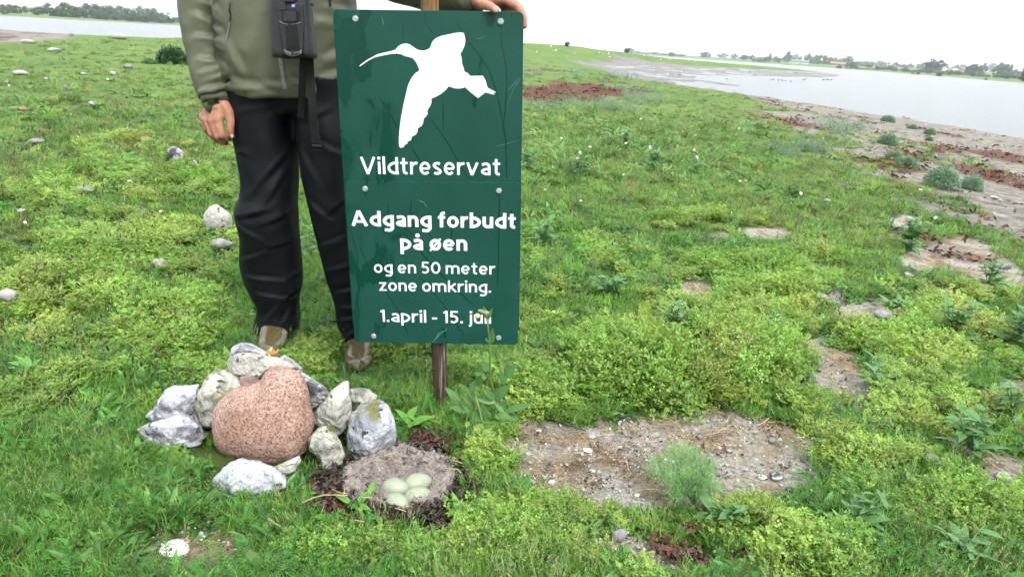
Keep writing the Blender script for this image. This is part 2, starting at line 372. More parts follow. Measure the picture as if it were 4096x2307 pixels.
# ------------------------------------------------------------------ reserve sign: post, two plates, bolts, bird, lettering
YS = 1.930                                     # depth of the lower plate's face
def sp_(px, py, Y=YS): return at(px, py, Y)
def round_poly(c, r=.014, k=6):
    c = [np.array(p, float) for p in c]; out = []
    for i, p in enumerate(c):
        a = c[i - 1] - p; b = c[(i + 1) % len(c)] - p; a /= np.linalg.norm(a); b /= np.linalg.norm(b)
        for t in np.linspace(0, 1, k):
            out.append(p + a * r * (1 - t) ** 2 + b * r * t ** 2)
    return out
def plate(poly, Y, th):
    n = len(poly); V = [(p[0], Y, p[2]) for p in poly] + [(p[0], Y + th, p[2]) for p in poly]
    return V, [tuple(range(n)), tuple(range(n, 2 * n))[::-1]] + [(i, i + n, (i + 1) % n + n, (i + 1) % n) for i in range(n)]
def sign_green():
    m = mat('sign_enamel_green', (.006, .05, .035), .4); nt = m.node_tree; n = nt.nodes; l = nt.links; b = n['Principled BSDF']
    b.inputs['Specular IOR Level'].default_value = .3
    g = n.new('ShaderNodeNewGeometry'); mpn = n.new('ShaderNodeMapping')
    mpn.inputs['Rotation'].default_value = (0, R(28), 0); mpn.inputs['Scale'].default_value = (13, 13, 5)
    l.new(g.outputs['Position'], mpn.inputs['Vector'])
    a = n.new('ShaderNodeTexNoise'); a.inputs['Scale'].default_value = 1.; a.inputs['Detail'].default_value = 4; a.inputs['Distortion'].default_value = 1.2
    l.new(mpn.outputs[0], a.inputs['Vector'])
    # rain still stands on the left part of the plates
    sx = n.new('ShaderNodeSeparateXYZ'); l.new(g.outputs['Position'], sx.inputs[0])
    mr = n.new('ShaderNodeMapRange'); mr.inputs[1].default_value = -.5; mr.inputs[2].default_value = -.12; mr.inputs[3].default_value = .03; mr.inputs[4].default_value = -.16
    l.new(sx.outputs[0], mr.inputs[0])
    ad = n.new('ShaderNodeMath'); l.new(a.outputs['Fac'], ad.inputs[0]); l.new(mr.outputs[0], ad.inputs[1])
    r = n.new('ShaderNodeValToRGB'); r.color_ramp.elements[0].position = .5; r.color_ramp.elements[1].position = .56
    l.new(ad.outputs[0], r.inputs['Fac'])
    f2 = n.new('ShaderNodeTexNoise'); f2.inputs['Scale'].default_value = 6; f2.inputs['Detail'].default_value = 5
    l.new(g.outputs['Position'], f2.inputs['Vector'])
    dry = n.new('ShaderNodeValToRGB'); dry.color_ramp.elements[0].position = .3; dry.color_ramp.elements[1].position = .7
    dry.color_ramp.elements[0].color = (.004, .047, .034, 1); dry.color_ramp.elements[1].color = (.007, .062, .047, 1)
    l.new(f2.outputs['Fac'], dry.inputs['Fac'])
    mx = n.new('ShaderNodeMix'); mx.data_type = 'RGBA'; l.new(r.outputs['Color'], mx.inputs[0])
    l.new(dry.outputs['Color'], mx.inputs[6]); mx.inputs[7].default_value = (.003, .041, .029, 1); l.new(mx.outputs[2], b.inputs['Base Color'])
    rg = n.new('ShaderNodeMix'); rg.data_type = 'FLOAT'; l.new(r.outputs['Color'], rg.inputs[0]); rg.inputs[2].default_value = .46; rg.inputs[3].default_value = .24
    l.new(rg.outputs[0], b.inputs['Roughness'])
    bp = n.new('ShaderNodeBump'); bp.inputs['Strength'].default_value = .25; bp.inputs['Distance'].default_value = .002
    l.new(ad.outputs[0], bp.inputs['Height']); l.new(bp.outputs[0], b.inputs['Normal'])
    return m
M_green = sign_green()
M_white = nmat('sign_white_film', (.78, .8, .8), (.84, .85, .85), 20, .35)
M_wet = mat('wet_streak', (.0032, .037, .026), .2)
M_scr = mat('scratch', (.10, .24, .20), .6)
M_bolt = nmat('galvanised_bolt', (.34, .35, .37), (.55, .56, .58), 90, .45, bump=.2, dist=.001)
M_bolt.node_tree.nodes['Principled BSDF'].inputs['Metallic'].default_value = .6
M_line = mat('feather_line', (.32, .33, .33), .6)
def post_material():
    m = nmat('weathered_post_wood', (.018, .012, .008), (.085, .05, .028), 26, .7, stretch=(9, 9, .5), bump=.6, bscale=30, c3=(.24, .215, .19), s3=9, p3=(.60, .68))
    nt = m.node_tree; n = nt.nodes; l = nt.links; b = n['Principled BSDF']
    g = n.new('ShaderNodeNewGeometry'); s = n.new('ShaderNodeSeparateXYZ'); l.new(g.outputs['Position'], s.inputs[0])
    mr = n.new('ShaderNodeMapRange'); mr.inputs[1].default_value = .6; mr.inputs[2].default_value = 1.05; l.new(s.outputs[2], mr.inputs[0])
    src = b.inputs['Base Color'].links[0].from_socket
    w = n.new('ShaderNodeTexNoise'); w.inputs['Scale'].default_value = 14; mpn = n.new('ShaderNodeMapping'); mpn.inputs['Scale'].default_value = (9, 9, .6)
    l.new(g.outputs['Position'], mpn.inputs[0]); l.new(mpn.outputs[0], w.inputs['Vector'])
    rp = n.new('ShaderNodeValToRGB'); rp.color_ramp.elements[0].color = (.12, .06, .022, 1); rp.color_ramp.elements[1].color = (.32, .18, .075, 1)
    rp.color_ramp.elements[0].position = .35; rp.color_ramp.elements[1].position = .65
    l.new(w.outputs['Fac'], rp.inputs['Fac'])
    mx = n.new('ShaderNodeMix'); mx.data_type = 'RGBA'; l.new(mr.outputs[0], mx.inputs[0]); l.new(src, mx.inputs[6]); l.new(rp.outputs[0], mx.inputs[7])
    l.new(mx.outputs[2], b.inputs['Base Color']); return m
SGN = empty('reserve_sign', gp(1762, 1602), 'green and white wildlife reserve sign on a leaning wooden post', 'sign')
YU = YS + .0045                                   # face of the upper plate
up = round_poly([sp_(*p, YU) for p in [(1330, 38), (2095, 48), (2076, 1320), (1412, 1310)]])
lo = round_poly([sp_(*p, YS) for p in [(1379, 725), (2080, 731), (2072, 1379), (1419, 1368)]])
UPP = put('upper_panel', *plate(up, YU, .003), M_green, SGN, False)
LOP = put('lower_panel', *plate(lo, YS, .003), M_green, SGN, False)
for o in (UPP, LOP):
    bv = o.modifiers.new('bevel', 'BEVEL'); bv.width = .0006; bv.segments = 2
# post
P0 = at(1762, 1602, YS + .034); P1 = at(1719, 0, YS + .034)
ax = (P1 - P0) / np.linalg.norm(P1 - P0)
pts = [P0 + ax * t for t in np.concatenate([[-.3], np.linspace(-.05, 1.34, 30)])]
Vp, Fp = tube(pts, .0222, 14, up=(0, 1, 0))
Vp = np.array(Vp); q = np.arange(len(Vp))
Vp[:, :2] += (np.stack([vn(q % 14 * .9, q // 14 * .35, 3), vn(q % 14 * .9, q // 14 * .35, 4)], -1) - .5) * .004
put('post', Vp, Fp, post_material(), SGN)
for (px, py), par, Y in [((1422, 76), UPP, YU), ((2003, 87), UPP, YU), ((1461, 755), LOP, YS), ((1996, 763), LOP, YS), ((1495, 1343), LOP, YS), ((1995, 1350), LOP, YS)]:
    c = sp_(px, py, Y); V = []
    a0 = random.uniform(0, 1)
    for y, r in ((0, .0085), (-.0012, .0085), (-.00121, .0068), (-.005, .0068), (-.0056, .0060)):
        for j in range(6 if r < .0085 else 6): V.append((c[0] + r * math.cos(a0 + j * math.pi / 3), Y + y, c[2] + r * math.sin(a0 + j * math.pi / 3)))
    put('bolt', V, ring_faces(5, 6), M_bolt, par, False)
# the flying curlew
z3 = lambda p: (1300 + p[0] * .5239, p[1] * .5238)
z4 = lambda p: (1300 + p[0] * .6202, 700 + p[1] * .6202)
BIRD = [(262, 503), (320, 460), (385, 425), (400, 417), (450, 404), (500, 393), (538, 382), (560, 355), (590, 338), (622, 334), (650, 343), (680, 365), (710, 383), (745, 389), (775, 384), (800, 370), (808, 350), (820, 320), (845, 295), (885, 277), (940, 265), (1000, 252), (1045, 250), (1060, 255), (1070, 290), (1071, 320), (1062, 360), (1045, 395), (1033, 412), (1042, 440), (1047, 490), (1058, 520), (1064, 548), (1090, 560), (1107, 582), (1205, 580), (1225, 615), (1235, 650), (1240, 670), (1307, 707), (1286, 711), (1292, 725), (1225, 707), (1168, 750), (1120, 712), (1070, 668), (1030, 678), (990, 676), (945, 660), (925, 685), (890, 715), (850, 738), (812, 755), (812, 790), (800, 815), (781, 845), (784, 870), (770, 892), (753, 906), (750, 940), (738, 962), (708, 980), (706, 1010), (690, 1032), (665, 1043), (655, 1072), (630, 1082), (628, 1098), (606, 1108), (603, 1122), (580, 1130), (566, 1118), (564, 1060), (570, 980), (582, 890), (600, 800), (618, 720), (635, 650), (660, 598), (690, 560), (722, 540), (712, 510), (695, 475), (670, 445), (640, 437), (610, 430), (580, 415), (545, 411), (500, 414), (430, 428), (380, 440), (330, 465), (285, 497), (267, 510)]
def flat_shape(name, poly, Y, th, mt, par):
    V, Fc = plate(poly, Y - th, th)
    o = put(name, V, Fc, mt, par, False)
    bm = bmesh.new(); bm.from_mesh(o.data); bmesh.ops.recalc_face_normals(bm, faces=bm.faces[:]); bmesh.ops.triangulate(bm, faces=[f for f in bm.faces if len(f.verts) > 4], ngon_method='EAR_CLIP'); bm.to_mesh(o.data); bm.free()
    return o
EMB = flat_shape('bird_emblem', [sp_(*z3(p), YU) for p in BIRD], YU, .0005, M_white, UPP)
EMB['label'] = 'white silhouette of a flying long-billed bird'
def strip(path, w, Y, conv, th=.0004, taper=True):
    P = np.array([sp_(*conv(p), Y) for p in path])
    # finer, a little wandering
    t = np.linspace(0, len(P) - 1, (len(P) - 1) * 5 + 1); Q = np.stack([np.interp(t, np.arange(len(P)), P[:, k]) for k in range(3)], -1)
    T = np.gradient(Q, axis=0); N = np.stack([-T[:, 2], T[:, 0] * 0, T[:, 0]], -1); N /= np.linalg.norm(N, axis=1)[:, None] + 1e-9
    ww = w * (.6 + .8 * vn(t * 1.3, t * 0, int(abs(path[0][0]))))
    if taper: ww = ww * np.minimum(1, np.minimum(t * 2 + .25, (len(P) - 1 - t) * 2 + .25))
    L = Q - N * ww[:, None] / 2; Rr = Q + N * ww[:, None] / 2; L[:, 1] = Rr[:, 1] = Y - th
    n = len(Q); V = np.concatenate([L, Rr])
    return V, [(i, i + 1, n + i + 1, n + i) for i in range(n - 1)]
for pa in [[(1345, 205), (1350, 350), (1385, 520), (1388, 650), (1375, 860), (1360, 950), (1380, 1080), (1388, 1370)], [(1000, 170), (1085, 300), (1250, 530), (1275, 600), (1310, 700), (1345, 870), (1358, 950)], [(597, 150), (596, 310)], [(790, 885), (930, 1080), (1095, 1370)], [(900, 745), (905, 1020)], [(410, 740), (500, 880), (560, 985)], [(640, 1100), (720, 1220), (830, 1370)], [(1427, 95), (1427, 140)], [(760, 100), (770, 190), (830, 260)]]:
    put('water_streak', *strip(pa, .0034, YU, z3), M_wet, UPP, False)
for pa in [[(1125, 125), (1122, 330), (1119, 540), (1110, 750)], [(405, 190), (410, 260), (600, 410), (700, 540)], [(560, 160), (550, 240), (690, 400)], [(480, 340), (700, 590), (870, 760), (960, 840)], [(215, 450), (300, 620), (480, 880), (540, 1040)], [(160, 330), (210, 520), (220, 800)], [(820, 330), (812, 420)], [(600, 640), (760, 830), (900, 1040)]]:
    put('water_streak', *strip(pa, .0028, YS, z4), M_wet, LOP, False)
for pa, Y, cv, pr in [([(1395, 800), (1430, 700), (1500, 590)], YU, z3, UPP), ([(1400, 690), (1490, 590)], YU, z3, UPP), ([(1300, 1120), (1480, 1075)], YU, z3, UPP), ([(430, 120), (450, 200)], YU, z3, UPP), ([(690, 1080), (740, 1030), (790, 988)], YS, z4, LOP), ([(590, 155), (640, 180), (662, 215)], YS, z4, LOP), ([(1150, 300), (1190, 296), (1220, 275)], YU, z3, UPP), ([(700, 1075), (735, 1020), (770, 1000)], YS, z4, LOP)]:
    put('scratch', *strip(pa, .0011, Y, cv, .0003), M_scr, pr, False)
for pa in [[(838, 457), (868, 500), (882, 555)], [(703, 685), (710, 730), (718, 770)], [(735, 772), (752, 769)], [(765, 738), (757, 768)]]:
    put('feather_line', *strip(pa, .0009, YU, z3, .0009), M_line, EMB, False)  # thin dark feather lines drawn inside the bird
# lettering: drawn strokes, one mesh per word (capital height 1)
def glyphs(w):
    xh = .735; h = w / 2; G = {}
    def arc(cx, cy, rx, ry, a0, a1, n=18): return [(cx + rx * math.cos(R(a)), cy + ry * math.sin(R(a))) for a in np.linspace(a0, a1, n)]
    def rect(x0, y0, x1, y1): return [((x0 + x1) / 2, y0), ((x0 + x1) / 2, y1)], x1 - x0
    by = xh / 2; ry = xh / 2 - h + .015; bw = .64 + (w - .15) * .6; rx = bw / 2 - h
    sq = w * 1.12; dot = lambda x, y: ([(x, y - sq / 2), (x, y + sq / 2)], sq)
    st = lambda x, a=0, b=1.0: ([(x, a), (x, b)], w)
    o = arc(bw / 2, by, rx, ry, 0, 360, 30)
    G['o'] = ([(o, w)], bw); G['0'] = ([(arc(.35, .5, .35 - h, .5 - h + .01, 0, 360, 30), w)], .70)
    bowl_l = lambda x1: arc(x1 - .02, by, x1 - h - .02, ry, 75, 285, 22)     # open to the right stem
    sx = bw - .02 - h
    G['d'] = ([(bowl_l(sx), w), st(sx)], sx + h); 
    G['g'] = ([(bowl_l(sx), w), ([(sx, xh), (sx, -.02)] + arc(sx - .22, -.04, .22, .21, 0, -80, 9)[1:] + [(.1, -.22)], w)], sx + h)
    bowl_r = lambda x0: arc(x0 + .02, by, bw - x0 - h - .04, ry, 105, -105, 22)
    G['b'] = ([(bowl_r(h), w), st(h)], bw - .04); G['p'] = ([(bowl_r(h), w), st(h, -.27, xh)], bw - .04)
    G['e'] = ([(arc(bw / 2, by, rx, ry, 4, 318, 30), w), ([(h, by - .01), (bw - h * .8, by - .01)], w * .82)], bw)
    aw = .56 + (w - .15) * .5; sa = aw - h
    G['a'] = ([([(.07, xh - .13)] + arc(sa - .2, xh - .23, .2, .23 - h + .01, 115, 0, 10) + [(sa, 0)], w), (arc(sa - .02, .215, sa - h - .02, .215 - h * .85, 80, 280, 18), w * .92)], aw)
    G['å'] = ([*G['a'][0], (arc(aw * .48, .955, .085, .085, 0, 360, 18), w * .5)], aw)
    G['ø'] = ([(o, w), ([(.03, -.03), (bw - .03, xh + .03)], w * .6)], bw)
    arch = lambda x0, x1: [(x0, xh * .55)] + arc((x0 + x1) / 2, xh - h - .2, (x1 - x0) / 2, .2 + .015, 165, 0, 12) + [(x1, 0)]
    nw = .60 + (w - .15) * .4
    G['n'] = ([st(h, 0, xh), (arch(h, nw - h), w)], nw)
    G['u'] = ([st(nw - h, 0, xh), ([(h, xh)] + [(x, xh - y) for x, y in arch(h, nw - h)[::-1]][-0:] if False else [(h, xh)] + arc(nw / 2, .2 + h, nw / 2 - h, .2 + .015, 180, 345, 12) + [(nw - h, xh * .45)], w)], nw)
    G['m'] = ([st(h, 0, xh), (arch(h, nw * .93 - h), w), (arch(nw * .93 - h, nw * 1.86 - 2 * h - h * .2), w)], nw * 1.86 - h * 1.2)
    G['r'] = ([st(h, 0, xh), ([(h, xh * .5)] + arc(.36, xh * .5, .36 - h, xh * .5 - h + .01, 160, 75, 8), w)], .42)
    G['i'] = ([st(h, 0, xh), dot(h, 1.0 - sq * .4)], w); G['l'] = ([st(h, 0, 1.04)], w)
    G['j'] = ([([(h + .08, xh), (h + .08, -.08)] + arc(-.02, -.08, .1 + h, .14, 0, -80, 6)[1:], w), dot(h + .08, 1.0 - sq * .4)], w + .08)
    G['t'] = ([([(.2, .95), (.2, .2)] + arc(.36, .2, .16, .2 - h + .01, 180, 285, 8), w), ([(.0, xh - h * .85), (.43, xh - h * .85)], w * .85)], .44)
    G['f'] = ([([(.2, 0), (.2, .8)] + arc(.37, .8, .17, .23 - h, 180, 80, 8), w), ([(.0, xh - h * .85), (.42, xh - h * .85)], w * .85)], .42)
    G['v'] = ([([(h * .9, xh), (.3 + h * .2, .0)], w), ([(.6 + h * .5, xh), (.3 + h * .2, .0)], w)], .6 + h * 1.4)
    G['V'] = ([([(h * .9, 1.), (.4 + h * .2, .0)], w), ([(.8 + h * .3, 1.), (.4 + h * .2, .0)], w)], .8 + h * 1.2)
    G['A'] = ([([(h * .9, 0), (.42 + h * .2, 1.0)], w), ([(.84 + h * .3, 0), (.42 + h * .2, 1.0)], w), ([(.2, .3), (.7, .3)], w * .85)], .84 + h * 1.2)
    G['k'] = ([st(h), ([(.56, xh), (.13, .36)], w), ([(.22, .42), (.6, 0)], w)], .60)
    G['z'] = ([([(.0, xh - h * .85), (.54, xh - h * .85)], w * .85), ([(.45, xh - h), (.09, h)], w), ([(.0, h * .85), (.55, h * .85)], w * .85)], .55)
    S = arc(.27, xh * .74, .27 - h, xh * .26 - h + .01, 40, 235, 12) + arc(.25, xh * .26, .25 - h + .02, xh * .26 - h + .01, 60, -145, 12)
    G['s'] = ([(S, w)], .52)
    G['1'] = ([st(.26, 0, 1.0), ([(.05, .82), (.26, .98)], w * .8)], .26 + h)
    G['5'] = ([([(.56, 1 - h * .85), (.12, 1 - h * .85)], w * .85), ([(.14, 1.0), (.11, .52)], w), ([(.11, .54)] + arc(.27, .32, .31 - h, .32 - h + .01, 110, -140, 18), w)], .60)
    G['.'] = ([dot(sq / 2, sq / 2)], sq); G['-'] = ([([(.0, .36), (.34, .36)], w)], .34)
    return G
def stroke(path, w):
    P = np.array(path, float); T = np.gradient(P, axis=0); n = len(P)
    closed = n > 6 and np.allclose(P[0], P[-1])
    if closed: T[0] = T[-1] = P[1] - P[-2]
    N = np.stack([-T[:, 1], T[:, 0]], -1); N /= np.linalg.norm(N, axis=1)[:, None] + 1e-9
    if n == 3 or (n > 3 and not closed):              # mitre where a straight run meets an arc
        for i in range(1, n - 1):
            a = P[i] - P[i - 1]; b = P[i + 1] - P[i]; a /= np.linalg.norm(a) + 1e-9; b /= np.linalg.norm(b) + 1e-9
            t = a + b; t /= np.linalg.norm(t) + 1e-9; N[i] = (-t[1], t[0])
        N[0] = np.array([-(P[1] - P[0])[1], (P[1] - P[0])[0]]); N[-1] = np.array([-(P[-1] - P[-2])[1], (P[-1] - P[-2])[0]])
        N /= np.linalg.norm(N, axis=1)[:, None] + 1e-9
    return np.concatenate([P - N * w / 2, P + N * w / 2]), [(i, i + 1, n + i + 1, n + i) for i in range(n - 1)]
def text_line(txt, x0, x1, b0, b1, cap, Y, par, w, gap):
    G = glyphs(w); x = 0; words = [[]]
    for ch in txt:
        if ch == ' ': x += .27; words.append([]); continue
        words[-1].append((ch, x)); x += G[ch][1] + gap
    W = x - gap
    A_ = sp_(x0, b0, Y); B_ = sp_(x1, b1, Y); mid = sp_((x0 + x1) / 2, (b0 + b1) / 2, Y); top = sp_((x0 + x1) / 2, (b0 + b1) / 2 - cap, Y)
    ex = (B_ - A_); ez = np.array([-ex[2], 0, ex[0]]) / np.hypot(ex[0], ex[2]); hgt = abs((top - mid) @ ez)
    for wd in words:
        mb = MB(); q = 0
        for ch, gx in wd:
            for path, sw in G[ch][0]:
                V, Fc = stroke(path, sw); Vw = A_ + np.outer((V[:, 0] + gx) / W, ex) + np.outer(V[:, 1] * hgt, ez)
                Vw[:, 1] = Y - .0006 - .00004 * (q % 3); q += 1; mb.add(Vw, Fc)
        mb.put('lettering', M_white, par, False)['label'] = 'white lettering reading ' + ''.join(c for c, _ in wd)
text_line('Vildtreservat', 1444, 2001, 695.5, 701.5, 68, YU, UPP, .15, .13)
text_line('Adgang forbudt', 1407, 2063, 903, 914, 61, YS, LOP, .195, .11)
text_line('på øen', 1602, 1869, 999, 1003, 61, YS, LOP, .195, .11)
text_line('og en 50 meter', 1497, 1980, 1090, 1097.5, 46, YS, LOP, .15, .13)
text_line('zone omkring.', 1518, 1964, 1162, 1170, 46, YS, LOP, .15, .13)
text_line('1.april - 15. juli', 1521, 1964, 1286, 1294, 48, YS, LOP, .15, .13)
# small rain drops standing on the enamel
rr_ = np.random.default_rng(5)
mb = MB()
for i in range(170):
    u = rr_.random() ** 1.6; v = rr_.random()
    p = sp_(1345 + 720 * u + 30 * v, 60 + 640 * v, YU); r = rr_.uniform(.0006, .0018)
    n0 = 7; V = [(p[0], YU - r * .7, p[2])] + [(p[0] + r * math.cos(2 * math.pi * k / n0), YU - .0001, p[2] + r * 1.15 * math.sin(2 * math.pi * k / n0)) for k in range(n0)]
    mb.add(V, [(0, 1 + k, 1 + (k + 1) % n0) for k in range(n0)])
tag(mb.put('rain_drop', mat('rain_drop', (.012, .07, .055), .05), UPP), kind='stuff')
# ------------------------------------------------------------------ the person behind the sign
def capsule(a, b, ra, rb, m=12, k=4):
    """closed tapered capsule"""
    a = np.asarray(a, float); b = np.asarray(b, float); d = b - a; L = np.linalg.norm(d) + 1e-9; d = d / L
    P = []; Rr = []
    for t in np.linspace(-89, 0, k): P.append(a + d * ra * math.sin(R(t))); Rr.append(ra * math.cos(R(t)))
    for t in np.linspace(0, 89, k): P.append(b + d * rb * math.sin(R(t))); Rr.append(rb * math.cos(R(t)))
    ref = np.array([0, 0, 1.]) if abs(d[2]) < .8 else np.array([0, 1., 0])
    s = np.cross(d, ref); s /= np.linalg.norm(s); u = np.cross(s, d)
    V = [p + r * (math.cos(2 * math.pi * j / m) * s + math.sin(2 * math.pi * j / m) * u) for p, r in zip(P, Rr) for j in range(m)]
    return V, ring_faces(len(P), m)
def ellipsoid(c, r, nu=20, nv=12, rot=None):
    V = []
    for i in range(nv + 1):
        t = R(-89 + 178 * i / nv)
        for j in range(nu):
            p = 2 * math.pi * j / nu; v = np.array([r[0] * math.cos(t) * math.cos(p), r[1] * math.cos(t) * math.sin(p), r[2] * math.sin(t)])
            V.append(np.asarray(c) + (rot @ v if rot is not None else v))
    return V, ring_faces(nv + 1, nu)
def loft(rings, m=40):
    """rings: (centre, half width, half depth, superellipse exponent); closed"""
    V = []
    for c, a, b, e in rings:
        for j in range(m):
            t = 2 * math.pi * j / m; ct, st_ = math.cos(t), math.sin(t)
            V.append((c[0] + a * np.sign(ct) * abs(ct) ** (2 / e), c[1] + b * np.sign(st_) * abs(st_) ** (2 / e), c[2]))
    return V, ring_faces(len(rings), m)
def resample(rings, n):
    A = np.array([[*c, a, b, e] for c, a, b, e in rings]); t = np.arange(len(A)); tt = np.linspace(0, len(A) - 1, n)
    out = []
    # Catmull-Rom
    for x in tt:
        i = min(int(x), len(A) - 2); f = x - i; p0 = A[max(i - 1, 0)]; p1 = A[i]; p2 = A[i + 1]; p3 = A[min(i + 2, len(A) - 1)]
        q = .5 * ((2 * p1) + (-p0 + p2) * f + (2 * p0 - 5 * p1 + 4 * p2 - p3) * f * f + (-p0 + 3 * p1 - 3 * p2 + p3) * f ** 3)
        out.append((q[:3], q[3], q[4], q[5]))
    return out
def remesh(mb, vox, smooth=4, fac=.5):
    me = mesh('tmp', mb.V, mb.F); o = bpy.data.objects.new('tmp', me); COL.objects.link(o)
    r = o.modifiers.new('r', 'REMESH'); r.mode = 'VOXEL'; r.voxel_size = vox
    if smooth: s = o.modifiers.new('s', 'SMOOTH'); s.factor = fac; s.iterations = smooth
    bpy.context.view_layer.update()
    e = bpy.data.meshes.new_from_object(o.evaluated_get(bpy.context.evaluated_depsgraph_get()))
    bpy.data.objects.remove(o)
    n = len(e.vertices); V = np.zeros(n * 3); e.vertices.foreach_get('co', V); N = np.zeros(n * 3); e.vertices.foreach_get('normal', N)
    return V.reshape(-1, 3), [tuple(p.vertices) for p in e.polygons], N.reshape(-1, 3)
def fold(V, N, segs, Y, ws=1.):
    """raise ridges with hollows beside them along lines given in pixels at depth Y: (x0,y0,x1,y1,width_m,height_m)"""
    d = np.zeros(len(V)); P = V[:, [0, 2]]
    for x0, y0, x1, y1, w, h in segs:
        w = w * ws; a = at(x0, y0, Y)[[0, 2]]; b = at(x1, y1, Y)[[0, 2]]; e = b - a; L2 = e @ e
        t = np.clip(((P - a) @ e) / L2, -.15, 1.15); q = P - a - np.clip(t, 0, 1)[:, None] * e
        nrm = np.array([-e[1], e[0]]) / math.sqrt(L2); sgn = q @ nrm; dist = np.hypot(q[:, 0], q[:, 1])
        prof = np.exp(-(dist / w) ** 2) - .55 * np.exp(-((dist - 1.7 * w) / w) ** 2) * np.sign(sgn + 1e-9).clip(-.4, 1)
        end = np.minimum(1, 1.2 * np.minimum(t + .15, 1.15 - t) + .25)
        d += h * prof * end
    return d * np.clip(-N[:, 1] * 1.6 + .1, 0, 1)
def n3(V, s, k=0): return np.array([mnoise.noise(Vector((p[0] * s + k, p[1] * s, p[2] * s))) for p in V])
YP = 2.36
M_skin = nmat('weathered_skin', (.30, .125, .075), (.42, .21, .14), 55, .5, bump=.35, bscale=240, dist=.004, c3=(.24, .09, .06), s3=40, p3=(.58, .75))
_b = M_skin.node_tree.nodes['Principled BSDF']; _b.inputs['Subsurface Weight'].default_value = .12; _b.inputs['Subsurface Radius'].default_value = (.01, .004, .002)
M_nail = mat('finger_nail', (.50, .33, .27), .35)
M_jack = nmat('olive_rain_jacket', (.076, .081, .05), (.098, .103, .066), 9, .55, bump=.12, bscale=420, dist=.002)
M_jdark = nmat('dark_olive_cuff', (.025, .028, .018), (.045, .05, .03), 30, .7)
M_trou = nmat('black_rain_trousers', (.003, .0035, .0058), (.0055, .006, .009), 6, .58, bump=.25, bscale=240, dist=.002, spec=.2)
M_boot = nmat('olive_rubber_boot', (.06, .045, .02), (.10, .075, .036), 14, .18, bump=.3, bscale=20, dist=.004, spec=.7)
M_zip = nmat('grey_zip', (.12, .125, .11), (.22, .22, .2), 90, .5)
M_black = nmat('black_webbing', (.006, .006, .007), (.012, .012, .013), 120, .75, bump=.3, dist=.002)
M_tab = mat('green_cuff_tab', (.10, .12, .022), .7)
M_hair = nmat('grey_hair', (.12, .11, .10), (.3, .28, .26), 60, .6, stretch=(1, 1, .2))

# joints (pixel, depth)
aR = at(1112, 1345, 2.42); kR = at(1078, 905, 2.34); hR = at(1062, 400, 2.37)
aL = at(1445, 1360, 2.36); kL = at(1375, 940, 2.32); hL = at(1285, 400, 2.37)
pel = at(1165, 310, 2.38); bel = at(1150, 80, 2.37); che = at(1125, -250, 2.38); nek = at(1112, -515, 2.40)
sR = at(925, -385, 2.38); eR = at(800, -30, 2.37); wR = at(862, 405, 2.275); eR2 = at(815, 210, 2.33)
sL = at(1325, -385, 2.37); eL = at(1575, -80, 2.22); wL = at(1885, 2, 2.015)
body = MB()
for a, b, ra, rb in [(aR, kR, .034, .05), (kR, hR, .06, .075), (aL, kL, .034, .05), (kL, hL, .06, .075), (hR, pel, .09, .11), (hL, pel, .09, .11), (pel, bel, .12, .12),
                     (bel, che, .12, .13), (che, nek, .10, .05), (sR, che, .045, .1), (sL, che, .045, .1), (sR, eR, .045, .034), (eR, eR2, .032, .03), (eR2, wR, .03, .026), (sL, eL, .045, .034), (eL, wL, .032, .025)]:
    body.add(*capsule(a, b, ra, rb))
for ak, dy in ((aR, -.17), (aL, -.17)):
    body.add(*capsule(ak, (ak[0], ak[1] + .0, .045), .034, .03)); body.add(*capsule((ak[0], ak[1] + .03, .042), (ak[0], ak[1] + dy * .45, .035), .024, .018))
hd = nek + np.array([.0, -.02, .14])
body.add(*capsule(nek, hd - np.array([0, 0, .08]), .058, .055)); body.add(*ellipsoid(hd + np.array([0, .01, .03]), (.075, .095, .1)))
body.add(*ellipsoid(hd + np.array([0, -.025, -.045]), (.056, .07, .075))); body.add(*capsule(hd + np.array([0, -.09, .02]), hd + np.array([0, -.108, -.02]), .010, .015))
for s in (-1, 1): body.add(*ellipsoid(hd + np.array([s * .077, .015, 0]), (.012, .022, .034))); body.add(*capsule(hd + np.array([s * .012, -.082, .028]), hd + np.array([s * .045, -.075, .03]), .012, .011))
body.add(*capsule(hd + np.array([-.022, -.083, -.055]), hd + np.array([.022, -.083, -.055]), .011, .011))
BV, BF, _ = remesh(body, .0085, 3)
# hands: finger chains rooted in the palm
def hand(chains, vox=.0026):
    mb = MB()
    for ch in chains:
        P = [at(*q[:3]) for q in ch]; r = [q[3] for q in ch]
        for i in range(len(P) - 1): mb.add(*capsule(P[i], P[i + 1], r[i], r[i + 1], 14, 5))
    return remesh(mb, vox, 3, .5)
